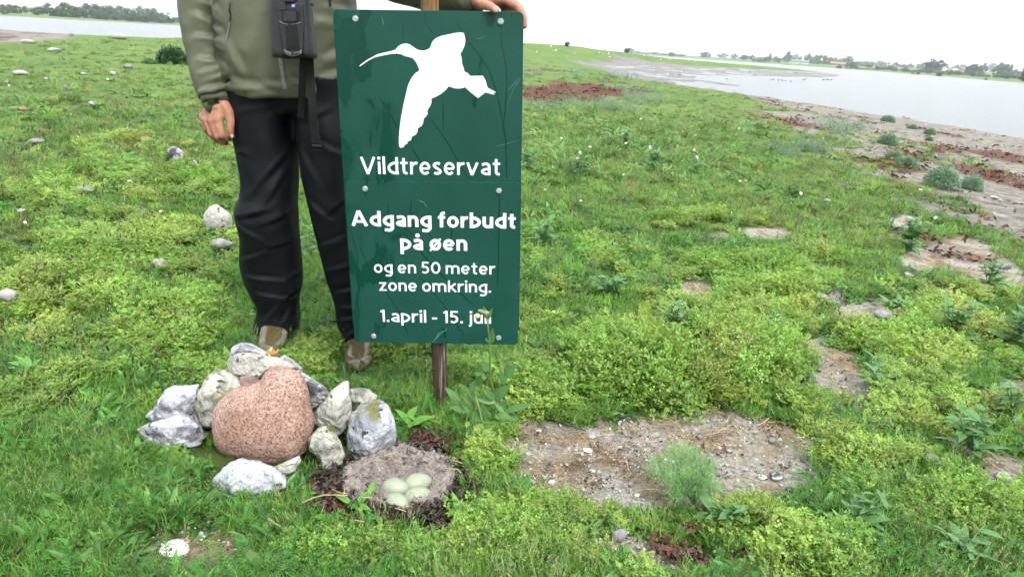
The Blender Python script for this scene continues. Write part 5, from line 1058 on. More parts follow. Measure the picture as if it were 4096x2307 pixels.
for (p, w, h, rh, wm, rm, lab) in HS: house(*p, w, h, rh, wm, rm, lab, 0)
# gulls on the green spit
M_gw = mat('gull_white', (.7, .7, .7), .7); M_gg = mat('gull_grey', (.28, .29, .31), .7); M_gb = mat('gull_bill', (.5, .25, .04), .5)
gm = MB(); gm.add(*ellipsoid((0, 0, .2), (.17, .075, .08))); gm.add(*capsule((.12, 0, .23), (.19, 0, .33), .05, .042)); gm.add(*ellipsoid((.2, 0, .345), (.05, .042, .042))); gm.add(*capsule((-.14, 0, .19), (-.27, 0, .19), .045, .015))
gv, gf, _ = remesh(gm, .018, 3); GB = mesh('gull', gv, gf, M_gw); GW = mesh('wing', *ellipsoid((-.05, .055, .215), (.18, .03, .06), 12, 6), M_gg); GW2 = mesh('wing', *ellipsoid((-.05, -.055, .215), (.18, .03, .06), 12, 6), M_gg); GK = mesh('bill', *tube([(.24, 0, .34), (.27, 0, .338), (.30, 0, .33)], [.012, .01, .003], 6), M_gb); GL = [mesh('leg', *tube([(0, s * .03, .14), (0, s * .03, 0)], .007, 5), M_gb) for s in (-1, 1)]
zD = lambda p: (2000 + p[0] * .4135, p[1] * .4135)
GU = sorted([(490, 475), (528, 515), (725, 535), (1015, 498), (1048, 543), (1100, 512), (1390, 556), (1448, 552), (1553, 592), (1640, 586), (1830, 600), (1880, 610), (2207, 626), (465, 450), (970, 535), (1060, 580), (350, 538)])
for i, p in enumerate(GU):
    P = hit(*zD(p), 30, 260); o = link('gull', GB, None, P); o.rotation_euler.z = rtree.uniform(0, 6.28); tag(o, f'{nth(i)} white gull from the left on the far green spit', 'gull', 'gulls resting on the green spit')
    s = rtree.uniform(.95, 1.25); o.scale = (s, s, s)
    for nm, me in (('wing', GW), ('wing', GW2), ('bill', GK), ('leg', GL[0]), ('leg', GL[1])): link(nm, me, o)
far_tree(2684, 210, 226, 20, 0, 'small dark bush on the green spit', None, 'far_bush'); far_tree(2267, 172, 188, 18, 1, 'small shrub on the hilltop right of the sign', None, 'far_bush')
# stones of the mud flat
n2_, f2_ = ICO[2]; MUDM = [nmat('mud_stone_dark', (.03, .027, .024), (.07, .062, .055), 4, .6), nmat('mud_stone_pale', (.25, .23, .2), (.4, .38, .35), 4, .7)]
MS = sorted([(1780, 690, 22, 0), (1620, 722, 30, 1), (2195, 765, 20, 0), (2280, 775, 10, 0), (1740, 728, 30, 0), (1520, 655, 12, 0), (1460, 690, 10, 0), (1900, 700, 12, 0), (2030, 690, 14, 0), (2100, 720, 16, 0), (2250, 660, 20, 1), (2300, 675, 16, 0), (1110, 716, 8, 1), (1860, 740, 16, 0), (2070, 800, 10, 0), (1300, 665, 10, 0), (1950, 760, 12, 0), (2160, 700, 20, 0), (2420, 700, 22, 0), (2460, 725, 16, 0)])
PX = [(*zD((x, y)), w * .4135, m_) for x, y, w, m_ in MS] + [(*zB((x, y)), w * .2329, 0) for x, y, w in [(350, 595, 30), (400, 600, 40), (490, 605, 40), (550, 608, 40), (610, 618, 36), (700, 625, 36), (770, 632, 22), (870, 642, 24), (930, 650, 20), (500, 678, 20), (440, 674, 14), (920, 600, 40), (960, 585, 34), (1260, 602, 40), (1330, 600, 50), (1400, 600, 36), (1130, 545, 30), (1170, 545, 24), (780, 490, 40), (1210, 552, 24)]]
for i, (px, py, w, mi) in enumerate(PX):
    P = gp(px, py + 1, WZ); P[2] = max(zg(P[0], P[1]), WZ); k = px_m(P) * w / 2 * 1.15; r_ = np.random.default_rng(i)
    o = put('mud_stone', n2_ * (1 + .3 * nf(n2_, 1.4, i * 1.7, 3))[:, None] * np.array([k, k * .8, k * .62]), f2_, MUDM[mi], None); o.location = P; tag(o, f'{nth(i)} stone from the left on the mud flat of the inlet' if i < 20 else f'{nth(i - 20)} stone in the row standing in the shallow water', 'stone', 'stones of the inlet')
# ------------------------------------------------------------------ ground cover
PROTO = bpy.data.collections.new('plant_kinds')           # the kinds of sprig that the ground cover is made of
def blade(base, d, L, w, bend, seg=3, r_=None, cup=0):
    d = np.asarray(d, float); d /= np.linalg.norm(d); s = np.cross(d, [0, 0, 1.]); n_ = np.linalg.norm(s); s = s / n_ if n_ > 1e-4 else np.array([1., 0, 0]); V = []; p = np.array(base, float); t = d.copy()
    for i in range(seg + 1):
        u = i / seg; ww = w * (1 - u) ** .6 / 2 if i < seg else 0
        if i < seg: V += [p - s * ww, p + s * ww]
        else: V.append(p)
        t = t + np.array([0, 0, -bend / seg]); t /= np.linalg.norm(t); p = p + t * L / seg
    Fc = [(2 * i, 2 * i + 1, 2 * i + 3, 2 * i + 2) for i in range(seg - 1)] + [(2 * seg - 2, 2 * seg - 1, 2 * seg)]
    return V, Fc
def leaf_shape(base, d, L, w, bend, seg=5, fold_=.25, wave=0):
    """broad lance-shaped leaf with a folded midrib"""
    d = np.asarray(d, float); d /= np.linalg.norm(d); s = np.cross(d, [0, 0, 1.]); s /= np.linalg.norm(s) + 1e-9; V = []; p = np.array(base, float); t = d.copy()
    for i in range(seg + 1):
        u = i / seg; ww = w * (math.sin(math.pi * min(1, .06 + u * .94) ** .8) ** .9 + .04) / 2; up = np.cross(s, t)
        V += [p - s * ww + up * ww * fold_, p, p + s * ww + up * ww * fold_]
        t = t + np.array([0, 0, -bend / seg]); t /= np.linalg.norm(t); p = p + t * L / seg
    Fc = []
    for i in range(seg): Fc += [(3 * i, 3 * i + 1, 3 * i + 4, 3 * i + 3), (3 * i + 1, 3 * i + 2, 3 * i + 5, 3 * i + 4)]
    return V, Fc
def rhomb(c, d, s, L, w): return [c - d * L * .5, c + s * w * .5, c + d * L * .5, c - s * w * .5], [(0, 1, 2, 3)]
L_main = leafmat('leaf_any', trans=.38); L_pale = leafmat('leaf_pale', (1.4, 1.3, 2.4), trans=.3); L_stem = leafmat('stem_any', (.8, .8, .9), trans=.1)
L_brown = leafmat('seed_brown', (1, 1, 1), trans=.05)
def proto(name, mb, mts, idx=None):
    me = mesh(name, mb.V, mb.F, None, False)
    for m_ in mts: me.materials.append(m_)
    if idx: me.polygons.foreach_set('material_index', idx)
    g_ = np.random.default_rng(len(mb.V)); n_ = len(me.polygons); vv = np.repeat(g_.normal(1, .2, n_ // 3 + 1), 3)[:n_].clip(.5, 1.5)
    a_ = me.attributes.new('var', 'FLOAT', 'FACE'); a_.data.foreach_set('value', vv.astype(np.float32))
    o = bpy.data.objects.new(name, me); return o
rp = np.random.default_rng(21)
def dirv(el, az): return np.array([math.cos(el) * math.cos(az), math.cos(el) * math.sin(az), math.sin(el)])
def disc(r):
    a = rp.uniform(0, 6.28); q = r * math.sqrt(rp.random()); return np.array([q * math.cos(a), q * math.sin(a)])
def grass_proto(k, n=60, hh=(.016, .046), w=.0028, spread=.036):
    mb = MB()
    for i in range(n):
        b = np.append(disc(spread), -.004); mb.add(*blade(b, dirv(rp.uniform(.8, 1.45), rp.uniform(0, 6.28)), rp.uniform(*hh), w * rp.uniform(.7, 1.3), rp.uniform(.3, 1.6)))
    return proto(f'grass_tuft_{k}', mb, [L_main])
def chervil_proto(k, n=38, hh=(.03, .07), lf=.0066, heads=.5):
    mb = MB(); ix = []
    def ad(v, f, i): mb.add(v, f); ix.extend([i] * len(f))
    for i in range(n):
        az = rp.uniform(0, 6.28); el = rp.uniform(.55, 1.45); d = dirv(el, az); L = rp.uniform(*hh); b = np.append(disc(.036), -.004)
        s = np.cross(d, [0, 0, 1.]); s /= np.linalg.norm(s); ad(*blade(b, d, L, .0014, .4, 2), 1)
        for j in range(3):
            u = .4 + .3 * j; c = b + d * L * u + np.array([0, 0, -.1 * L * u * u]); a2 = rp.uniform(0, 6.28)
            fd = d * .35 + dirv(rp.uniform(-.1, .5), a2); fd /= np.linalg.norm(fd); fs = np.cross(fd, rp.normal(size=3) * .4 + np.array([0, 0, 1])); fs /= np.linalg.norm(fs); FL = rp.uniform(.016, .028)
            for q in range(4):
                t = .3 + .7 * q / 3; cc = c + fd * FL * t
                if q < 3:
                    for sg in (-1, 1): dd = fd * .6 + fs * sg; dd /= np.linalg.norm(dd); s2 = np.cross(dd, [rp.normal() * .4, rp.normal() * .4, 1]); s2 /= np.linalg.norm(s2); ad(*rhomb(cc + dd * lf * .6, dd, s2, lf * rp.uniform(.8, 1.4), lf * rp.uniform(.55, .95)), 0)
                else: ad(*rhomb(cc, fd, fs, lf * 1.2, lf * .8), 0)
        if rp.random() < heads:
            c = b + d * L * 1.02
            for q in range(5): v = rp.normal(size=3) * .005; s2 = rp.normal(size=3); s2 /= np.linalg.norm(s2); d2 = np.cross(s2, rp.normal(size=3)); d2 /= np.linalg.norm(d2); ad(*rhomb(c + v, d2, np.cross(s2, d2) * .9, .0042, .0042), 2)
    return proto(f'chervil_sprig_{k}', mb, [L_main, L_stem, L_pale], ix)
def yarrow_proto(k, n=16):
    mb = MB()
    for i in range(n):
        d = dirv(rp.uniform(.3, 1.1), rp.uniform(0, 6.28)); s = np.cross(d, [0, 0, 1.]); s /= np.linalg.norm(s); L = rp.uniform(.05, .09); p = np.append(rp.normal(size=2) * .03, -.003); b0 = p.copy(); t = d.copy(); N = 11
        for j in range(N):
            t = t + np.array([0, 0, -.07]); t /= np.linalg.norm(t); p = p + t * L / N; u = j / N; w = .009 * math.sin(math.pi * (.12 + u * .8))
            for sg in (-1, 1):
                dd = s * sg + t * .6 + np.array([0, 0, .3]); dd /= np.linalg.norm(dd); mb.add([p - t * .0013, p + t * .0013, p + dd * w * 1.2], [(0, 1, 2)])
        mb.add(*blade(b0, d, L, .002, .8))
    return proto(f'yarrow_{k}', mb, [L_main])
def rosette_proto(k, n=14, L0=.055, w0=.017):
    mb = MB()
    for i in range(n): mb.add(*leaf_shape(((i % 3 - 1) * .03, (i % 2 - .5) * .05, -.003), dirv(rp.uniform(.25, .95), i * 2.4 + rp.uniform(-.4, .4)), L0 * rp.uniform(.7, 1.3), w0 * rp.uniform(.7, 1.2), rp.uniform(.4, 1.2), 4))
    return proto(f'rosette_{k}', mb, [L_main])
def fern_proto(k, n=30, L0=.10):                              # fine grey-green feathery leaves
    mb = MB()
    for i in range(n):
        d = dirv(rp.uniform(.4, 1.4), rp.uniform(0, 6.28)); L = L0 * rp.uniform(.6, 1.1); b = np.append(rp.normal(size=2) * .035, -.004); mb.add(*blade(b, d, L, .0014, .5, 2))
        for j in range(13):
            c = b + d * L * rp.uniform(.25, 1) + np.array([0, 0, -.02 * rp.random()]); dd = rp.normal(size=3) + d * .8; dd /= np.linalg.norm(dd); mb.add(*blade(c, dd, rp.uniform(.012, .024), .0016, .3, 2))
    return proto(f'feather_leaf_{k}', mb, [L_main])
def seed_proto(k, n=4):
    mb = MB(); ix = []
    for i in range(n):
        b = np.append(rp.normal(size=2) * .03, 0); d = dirv(rp.uniform(1.0, 1.5), rp.uniform(0, 6.28)); L = rp.uniform(.06, .13); v, f = blade(b, d, L, .0013, .15, 2); mb.add(v, f); ix += [1] * len(f)
        t = b + d * L; v, f = tube([t - d * .003, t + d * .002, t + d * .008, t + d * .013], [.0012, .0028, .0026, .0008], 5); mb.add(v, f); ix += [0] * len(f)
    return proto(f'seed_head_{k}', mb, [L_brown, L_stem], ix)
def pebble_proto(k):
    n, Fc = ico(1); mb = MB()
    for i in range(14):
        q = n * np.array([1, rp.uniform(.6, 1), rp.uniform(.4, .8)]) * (1 + .25 * nf(n, 1.2, k * 3.1 + i, 2))[:, None] * (.0012 + .004 * rp.random() ** 3); mb.add(q + np.append(rp.normal(size=2) * .018, .001), Fc)
    return proto(f'grit_{k}', mb, [leafmat('grit', (1, 1, 1), trans=0.0, rough=.8)])
def straw_proto(k):
    mb = MB()
    for i in range(7):
        p = rp.normal(size=3) * np.array([.02, .02, .002]) + np.array([0, 0, .003]); a = rp.uniform(0, 6.28); d = np.array([math.cos(a), math.sin(a), rp.normal() * .12]); q = p + d * .02 + rp.normal(size=3) * .003; e = q + d * .02 + rp.normal(size=3) * np.array([.008, .008, .002])
        mb.add(*tube([p, q, e], .0007, 3))
    return proto(f'straw_{k}', mb, [L_brown])
def flake_proto(k):
    mb = MB()
    for i in range(8):
        c = rp.normal(size=3) * np.array([.025, .025, .004]) + np.array([0, 0, .006]); d = rp.normal(size=3) * np.array([1, 1, .5]); d /= np.linalg.norm(d); s = np.cross(d, rp.normal(size=3)); s /= np.linalg.norm(s); mb.add(*rhomb(c, d, s, rp.uniform(.015, .04), rp.uniform(.006, .014)))
    return proto(f'seaweed_flake_{k}', mb, [L_brown])
P_grass = [grass_proto(i) for i in range(5)]; P_cher = [chervil_proto(i) for i in range(6)]; P_yar = [yarrow_proto(i) for i in range(3)]; P_ros = [rosette_proto(i) for i in range(4)]
P_fern = [fern_proto(i) for i in range(3)]; P_seed = [seed_proto(i) for i in range(3)]; P_grit = [pebble_proto(i) for i in range(5)]; P_straw = [straw_proto(i) for i in range(3)]; P_flk = [flake_proto(i) for i in range(3)]
def scatter(name, pts, rot, scl, col, protos, label):
    n = len(pts); me = bpy.data.meshes.new(name); me.vertices.add(n); me.vertices.foreach_set('co', pts.astype(np.float32).ravel())
    a = me.attributes.new('rot', 'FLOAT_VECTOR', 'POINT'); a.data.foreach_set('vector', rot.astype(np.float32).ravel())
    a = me.attributes.new('scl', 'FLOAT_VECTOR', 'POINT'); a.data.foreach_set('vector', scl.astype(np.float32).ravel())
    a = me.attributes.new('col', 'FLOAT_COLOR', 'POINT'); a.data.foreach_set('color', np.concatenate([col, np.ones((n, 1))], 1).astype(np.float32).ravel())
    a = me.attributes.new('kind_index', 'INT', 'POINT'); a.data.foreach_set('value', np.random.default_rng(n).integers(0, len(protos), n).astype(np.int32))
    cl = bpy.data.collections.new(name + '_kinds')
    for p in protos: cl.objects.link(p)
    ng = bpy.data.node_groups.new(name, 'GeometryNodeTree'); ng.interface.new_socket('Geometry', in_out='INPUT', socket_type='NodeSocketGeometry'); ng.interface.new_socket('Geometry', in_out='OUTPUT', socket_type='NodeSocketGeometry')
    nn = ng.nodes; l = ng.links; gi = nn.new('NodeGroupInput'); go = nn.new('NodeGroupOutput'); ip = nn.new('GeometryNodeInstanceOnPoints'); ci = nn.new('GeometryNodeCollectionInfo')
    ci.inputs['Collection'].default_value = cl; ci.inputs['Separate Children'].default_value = True; ci.inputs['Reset Children'].default_value = True
    def na(nm, ty): q = nn.new('GeometryNodeInputNamedAttribute'); q.data_type = ty; q.inputs['Name'].default_value = nm; return q.outputs['Attribute']
    l.new(gi.outputs[0], ip.inputs['Points']); l.new(ci.outputs[0], ip.inputs['Instance']); ip.inputs['Pick Instance'].default_value = True
    l.new(na('kind_index', 'INT'), ip.inputs['Instance Index']); er = nn.new('FunctionNodeEulerToRotation'); l.new(na('rot', 'FLOAT_VECTOR'), er.inputs[0]); l.new(er.outputs[0], ip.inputs['Rotation']); l.new(na('scl', 'FLOAT_VECTOR'), ip.inputs['Scale']); l.new(ip.outputs[0], go.inputs[0])
    o = link(name, me); md = o.modifiers.new('scatter', 'NODES'); md.node_group = ng
    return tag(o, label, kind='stuff')
def sample(n, r0=1.0, r1=60., ang=50, seed=1, power=1.):
    g = np.random.default_rng(seed); u = g.uniform(1 / r1 ** power, 1 / r0 ** power, n); r = u ** (-1 / power); a = g.uniform(-R(ang), R(ang), n)
    return r * np.sin(a), r * np.cos(a), r, g
CH = [(350, 1050, 560, 330, 1.), (150, 1260, 300, 130, 1.), (700, 1290, 330, 130, 1.), (980, 1500, 260, 70, .9), (520, 720, 460, 170, .75), (860, 1890, 220, 110, .8), (1500, 1420, 220, 70, .9), (1990, 1480, 180, 70, .6), (2660, 1470, 560, 180, 1.5), (2250, 1560, 240, 90, 1.), (3000, 1150, 520, 230, .85), (2750, 900, 270, 80, .7), (3500, 1330, 480, 160, 1.), (3600, 1650, 520, 150, 1.), (3400, 1850, 330, 130, 1.), (3900, 2050, 320, 130, .9), (3250, 2260, 420, 90, .8), (1950, 2150, 440, 120, 1.35), (2250, 2060, 320, 80, 1.1), (1400, 2230, 380, 90, 1.25), (850, 1990, 160, 60, .9), (2900, 2080, 240, 60, .7), (2300, 1000, 220, 70, .6), (1380, 1880, 60, 60, 1.), (1950, 1850, 160, 120, .8), (2600, 2290, 80, 40, 1.)]
def fields(X, Y):
    px, py = pj(np.stack([X, Y, np.zeros_like(X)], -1)); ch = np.zeros_like(X)
    for cx, cy, a, b, w in CH: ch = np.maximum(ch, w * np.exp(-(((px - cx) / a) ** 2 + ((py - cy) / b) ** 2) * .9))
    r = np.hypot(X, Y); k = np.clip(r / 3, 1, 6)
    clump = fbm(X * 4.6 / k ** .5, Y * 4.6 / k ** .5, 61); ch = ch + (clump - .5) * 1.7 + .10
    return px, py, ch, clump
def litter_free(X, Y):
    px, py = pj(np.stack([X, Y, np.zeros_like(X)], -1)); k = np.zeros_like(X)
    for a, b, c, d in [(1335, 125, 1990, 115), (1770, 150, 2110, 85), (1710, 130, 1785, 55), (1400, 60, 1865, 55), (1500, 120, 2075, 40), (1010, 330, 1830, 75), (960, 240, 1950, 75), (900, 170, 2010, 50), (640, 120, 1790, 45), (1340, 160, 1790, 60)]: k = np.maximum(k, np.exp(-(((px - a) / b) ** 2 + ((py - c) / d) ** 2) ** 2))
    return 1 - sstep(.25, .6, k)
def veg_ok(X, Y):
    b, be, mu, we = zones(X, Y); si = sdist(X, Y, ISLAND)
    green_strip = (fbm(X * .55 + Y * .3, Y * .42, 71) > .56) * (si > 4.5)
    return (1 - sstep(.02, .4, b)) * np.where(be > .5, .85 * green_strip, 1) * (1 - mu) * (1 - .93 * we) * (si > .8) * (np.hypot((X - NX) / 1.02, Y - NY) > .165) * litter_free(X, Y)
def finish(X, Y, keep, g, r, base, var, sc, szr=(.75, 1.3), tilt=.25, hfac=None, zoff=0):
    X, Y, r, base = X[keep], Y[keep], r[keep], base[keep]; n = len(X)
    Z = height(X, Y) + zoff; grow = np.clip((r / 2.6) ** .55, 1, 4.2)
    s = sc * grow * g.uniform(*szr, n); S = np.stack([s, s, s * g.uniform(.8, 1.2, n)], -1)
    if hfac is not None: S[:, 2] *= hfac[keep]; S[:, :2] *= hfac[keep][:, None] ** .5
    S[:, 2] /= np.clip((r / 5) ** .35, 1, 2.2)
    _px, _py = pj(np.stack([X, Y, 0 * X], -1)); S *= (1 - .45 * np.maximum.reduce([np.exp(-(((_px - a) / b) ** 2 + ((_py - c) / d) ** 2)) for a, b, c, d in [(880, 420, 1850, 150), (1430, 110, 1490, 50), (2600, 600, 2040, 50), (1600, 260, 2070, 40), (750, 260, 2260, 60)]]))[:, None]
    rot = np.stack([g.normal(size=n) * tilt, g.normal(size=n) * tilt, g.uniform(0, 6.28, n)], -1)
    c = base * (1 + var * g.normal(size=(n, 1))) * (1 + .35 * var * g.normal(size=(n, 3)))
    return np.stack([X, Y, Z], -1), rot, S, np.clip(c, .003, .8)
# grass
X, Y, r, g = sample(21000, seed=2); px, py, ch, cl = fields(X, Y)
tint = (.5 * fbm(X * 1.1, Y * 1.1, 81) + .5 * fbm(X * 6, Y * 6, 84) + .15 * (g.random(len(X)) < .2))[:, None]; tint = np.clip((tint - .5) * 1.8 + .5, 0, 1.3); tl = np.clip((r - 5) / 14, 0, 1)[:, None]
lush = np.array([.12, .285, .042]) * (1 - tint) + np.array([.19, .32, .058]) * tint
dry = np.array([.205, .25, .07]) * tint + np.array([.13, .235, .055]) * (1 - tint)
base = lush * (1 - tl) + dry * tl
keep = (g.random(len(X)) < veg_ok(X, Y) * np.where(ch > .62, .12, 1.)) & (Y > .2)
scatter('grass', *finish(X, Y, keep, g, r, base, .22, 1.0), P_grass, 'short green grass covering the island turf')
# bur chervil
X, Y, r, g = sample(20000, seed=3, r1=45); px, py, ch, cl = fields(X, Y)
yl = sstep(.3, .75, .65 * fbm(X * 2.3, Y * 2.3, 83) + .35 * fbm(X * 14, Y * 14, 86))[:, None]
base = np.array([.165, .315, .045]) * (1 - yl) + np.array([.295, .395, .075]) * yl
lowr = np.exp(-(((px - 900) / 300) ** 2 + ((py - 1900) / 200) ** 2))[:, None]; base = base * (1 - .4 * lowr)
mound = np.exp(-(((px - 2680) / 480) ** 2 + ((py - 1500) / 120) ** 2))
low = np.maximum(np.exp(-(((px - 1000) / 420) ** 2 + ((py - 1950) / 230) ** 2)), np.exp(-(((px - 1650) / 330) ** 2 + ((py - 2120) / 120) ** 2)))
low = np.maximum(low, 1.15 * np.exp(-(((px - 2600) / 650) ** 2 + ((py - 2080) / 100) ** 2)))
low = np.maximum.reduce([low, np.exp(-(((px - 1930) / 130) ** 2 + ((py - 1850) / 160) ** 2)), np.exp(-(((px - 1430) / 130) ** 2 + ((py - 1500) / 60) ** 2))])
fine = fbm(X * 15, Y * 15, 65)
hf = (.5 + .5 * sstep(.55, 1.1, ch) * (r < 8)) * (.65 + .7 * fine) * (1 - .35 * low) + 1.05 * mound
keep = (g.random(len(X)) < veg_ok(X, Y) * sstep(.40, .68, ch) * np.where(r < 5, sstep(.3, .46, fine), 1)) & (Y > .2)
XX, YY, r2, g2 = sample(11000, r0=5, r1=55, seed=15); tt = fbm(XX * .5, YY * .5, 82)[:, None]; kk = (g2.random(len(XX)) < veg_ok(XX, YY)) & (YY > .2)
scatter('far_grass', *finish(XX, YY, kk, g2, r2, np.array([.22, .27, .075]) * tt + np.array([.12, .23, .05]) * (1 - tt), .25, .8), [grass_proto(40 + i, 60, (.02, .045), .004) for i in range(3)], 'yellowish short grass of the farther turf')
scatter('bur_chervil', *finish(X, Y, keep, g, r, base, .15, .95, (.6, 1.5), hfac=hf), P_cher, 'yellow green leafy chervil growing in mats through the turf')
# yarrow, rosettes
X, Y, r, g = sample(8000, r1=12, seed=4); px, py, ch, cl = fields(X, Y)
base = np.tile(np.array([.065, .19, .028]), (len(X), 1)); keep = (g.random(len(X)) < veg_ok(X, Y) * np.where(ch > .6, .4, .75) * (vn(X * 3, Y * 3, 91) > .35)) & (Y > .2)
scatter('yarrow', *finish(X, Y, keep, g, r, base, .25, .9), P_yar, 'feathery dark green yarrow leaves low in the turf')
X, Y, r, g = sample(8000, r1=14, seed=5); px, py, ch, cl = fields(X, Y)
base = np.tile(np.array([.08, .2, .04]), (len(X), 1)); keep = (g.random(len(X)) < veg_ok(X, Y) * (vn(X * 2.2, Y * 2.2, 93) > .45)) & (Y > .2)
scatter('leaf_rosettes', *finish(X, Y, keep, g, r, base, .28, .8), P_ros, 'small smooth leaf rosettes low in the turf')
# plantain seed heads, mostly at the left
X, Y, r, g = sample(2600, r1=16, seed=6); px, py, ch, cl = fields(X, Y)
base = np.tile(np.array([.075, .042, .025]), (len(X), 1)); keep = (g.random(len(X)) < veg_ok(X, Y) * np.where(px < 1000, .8, .2)) & (r > 2.1) & ~((px > 900) & (px < 2100))
scatter('plantain_heads', *finish(X, Y, keep, g, r, base, .3, .85), P_seed, 'brown plantain seed heads on thin stalks in the turf')
# grey-green feathery growth by the seaweed band and beach
X, Y, r, g = sample(9000, r0=3.5, r1=30, seed=7); px, py, ch, cl = fields(X, Y)
kz = np.maximum.reduce([np.exp(-(((px - a) / b) ** 2 + ((py - c) / d) ** 2)) for a, b, c, d in [(2560, 130, 375, 40), (2330, 330, 430, 28), (2250, 180, 300, 25), (3350, 120, 500, 40), (3200, 110, 600, 40), (2300, 160, 265, 10), (2450, 120, 330, 18)]])
base = np.tile(np.array([.17, .26, .15]), (len(X), 1)); keep = (g.random(len(X)) < sstep(.3, .75, kz + (cl - .5) * .9) * (sdist(X, Y, ISLAND) > 1)) & (Y > .2)
scatter('grey_green_mayweed', *finish(X, Y, keep, g, r, base, .18, 1.05), P_fern, 'grey green feathery mayweed patches by the red seaweed')
# darker weedy growth right of the sign
X, Y, r, g = sample(9000, r0=2.5, r1=14, seed=12); px, py, ch, cl = fields(X, Y)
kz = np.maximum.reduce([np.exp(-(((px - a) / b) ** 2 + ((py - c) / d) ** 2)) for a, b, c, d in [(2450, 420, 560, 130), (2250, 250, 660, 60), (2700, 250, 650, 60), (2950, 300, 500, 60), (100, 160, 430, 40), (330, 120, 390, 25)]])
base = np.array([.11, .22, .05]) * (1 - cl[:, None]) + np.array([.17, .27, .065]) * cl[:, None]; keep = (g.random(len(X)) < veg_ok(X, Y) * sstep(.3, .8, kz + (cl - .5) * .8)) & (Y > .2)
scatter('tall_weeds', *finish(X, Y, keep, g, r, base, .22, 1.0), [rosette_proto(20 + i, 26, .065, .010) for i in range(3)] + [grass_proto(20 + i, 40, (.05, .10), .0035) for i in range(2)], 'taller leafy weeds in the turf right of the sign')
# grit and shell crumbs on bare soil, straw on the bare patch, seaweed shreds
X, Y, r, g = sample(40000, r1=26, seed=8, ang=48); b, be, mu, we = zones(X, Y); k1 = np.maximum(b, be * .3)
col = np.where(g.random((len(X), 1)) < .42, np.array([[.40, .385, .36]]), np.where(g.random((len(X), 1)) < .5, np.array([[.19, .16, .13]]), np.array([[.055, .045, .04]])))
keep = (g.random(len(X)) < k1 * (.4 + .6 * (fbm(X * 7, Y * 7, 95) > .47))) & (Y > .2); sz = .25 + g.random(len(X)) ** 3 * 1.25
p, ro, S, c = finish(X, Y, keep, g, r, col, .12, 1., (1, 1), .4); S *= sz[keep][:, None]
scatter('grit', p, ro, S, c, P_grit, 'white shell crumbs and grit on the bare soil')
X, Y, r, g = sample(7000, r1=4, seed=9, ang=45); b, be, mu, we = zones(X, Y); px, py = pj(np.stack([X, Y, 0 * X], -1))
sn = fbm(X * 6, Y * 6, 97); edge = np.exp(-((py - 1700) / 60) ** 2) * .3
keep = (g.random(len(X)) < (b > .3) * sstep(.4, .56, sn + edge) * .9) & (Y > .2)
col = np.where(g.random((len(X), 1)) < .6, np.array([[.20, .13, .06]]), np.array([[.30, .24, .13]]))
scatter('dry_straw', *finish(X, Y, keep, g, r, col, .2, .9, tilt=.1), P_straw, 'dry brown straw lying on the bare soil')
X, Y, r, g = sample(30000, r0=3, r1=32, seed=10, ang=45); b, be, mu, we = zones(X, Y)
keep = (g.random(len(X)) < we * .8 + be * .10) & (Y > .2)
col = np.where(g.random((len(X), 1)) < .65, np.array([[.13, .045, .022]]), np.array([[.035, .022, .018]]))
scatter('beach_seaweed', *finish(X, Y, keep, g, r, col, .35, 1.1), P_flk, 'red brown dried seaweed strewn over turf edge and beach')
# thin grass stalks standing above the turf
def stalk_proto(k, n=7):
    mb = MB(); ix = []
    for i in range(n):
        b = np.append(disc(.04), 0); d = dirv(rp.uniform(.85, 1.5), rp.uniform(0, 6.28)); L = rp.uniform(.07, .15); v, f = blade(b, d, L, .0012, .5, 4); mb.add(v, f); ix += [0] * len(f)
        for j in range(5): c = b + d * L * (.78 + .04 * j) + np.array([0, 0, -.012]); dd = d + rp.normal(size=3) * .5; v, f = blade(c, dd, .009, .0018, .2, 2); mb.add(v, f); ix += [0] * len(f)
    return proto(f'grass_stalk_{k}', mb, [L_main], ix)
X, Y, r, g = sample(4200, r1=12, seed=16); px, py, ch, cl = fields(X, Y); tt = g.random((len(X), 1))
keep = (g.random(len(X)) < veg_ok(X, Y) * .7 * (vn(X * 2.6, Y * 2.6, 99) > .4) * (1 - .9 * np.exp(-(((px - 1150) / 600) ** 2 + ((py - 1850) / 300) ** 2)))) & (Y > .2)
scatter('grass_stalks', *finish(X, Y, keep, g, r, np.array([.30, .33, .13]) * tt + np.array([.14, .27, .06]) * (1 - tt), .2, .85), [stalk_proto(i) for i in range(4)], 'thin pale grass stalks standing above the turf')
# white flowers in the weeds right of the sign
mbw = MB()
for i in range(5): a = i * 1.2566; d = np.array([math.cos(a), math.sin(a), .25]); s = np.array([-math.sin(a), math.cos(a), 0]); mbw.add(*rhomb(d * .008, d, s, .014, .011))
P_fl = [proto('flower_head', mbw, [leafmat('petal', (1, 1, 1), trans=.3)])]
X, Y, r, g = sample(900, r0=4, r1=14, seed=13); px, py, ch, cl = fields(X, Y)
kz = np.exp(-(((px - 2450) / 400) ** 2 + ((py - 600) / 130) ** 2)) + .08; keep = (g.random(len(X)) < kz * .6) & (Y > .3) & (veg_ok(X, Y) > .5)
scatter('campion_flowers', *finish(X, Y, keep, g, r, np.tile(np.array([.62, .6, .58]), (len(X), 1)), .06, .62, tilt=.6, zoff=.1), P_fl, 'small white campion flowers in the weeds right of the sign')
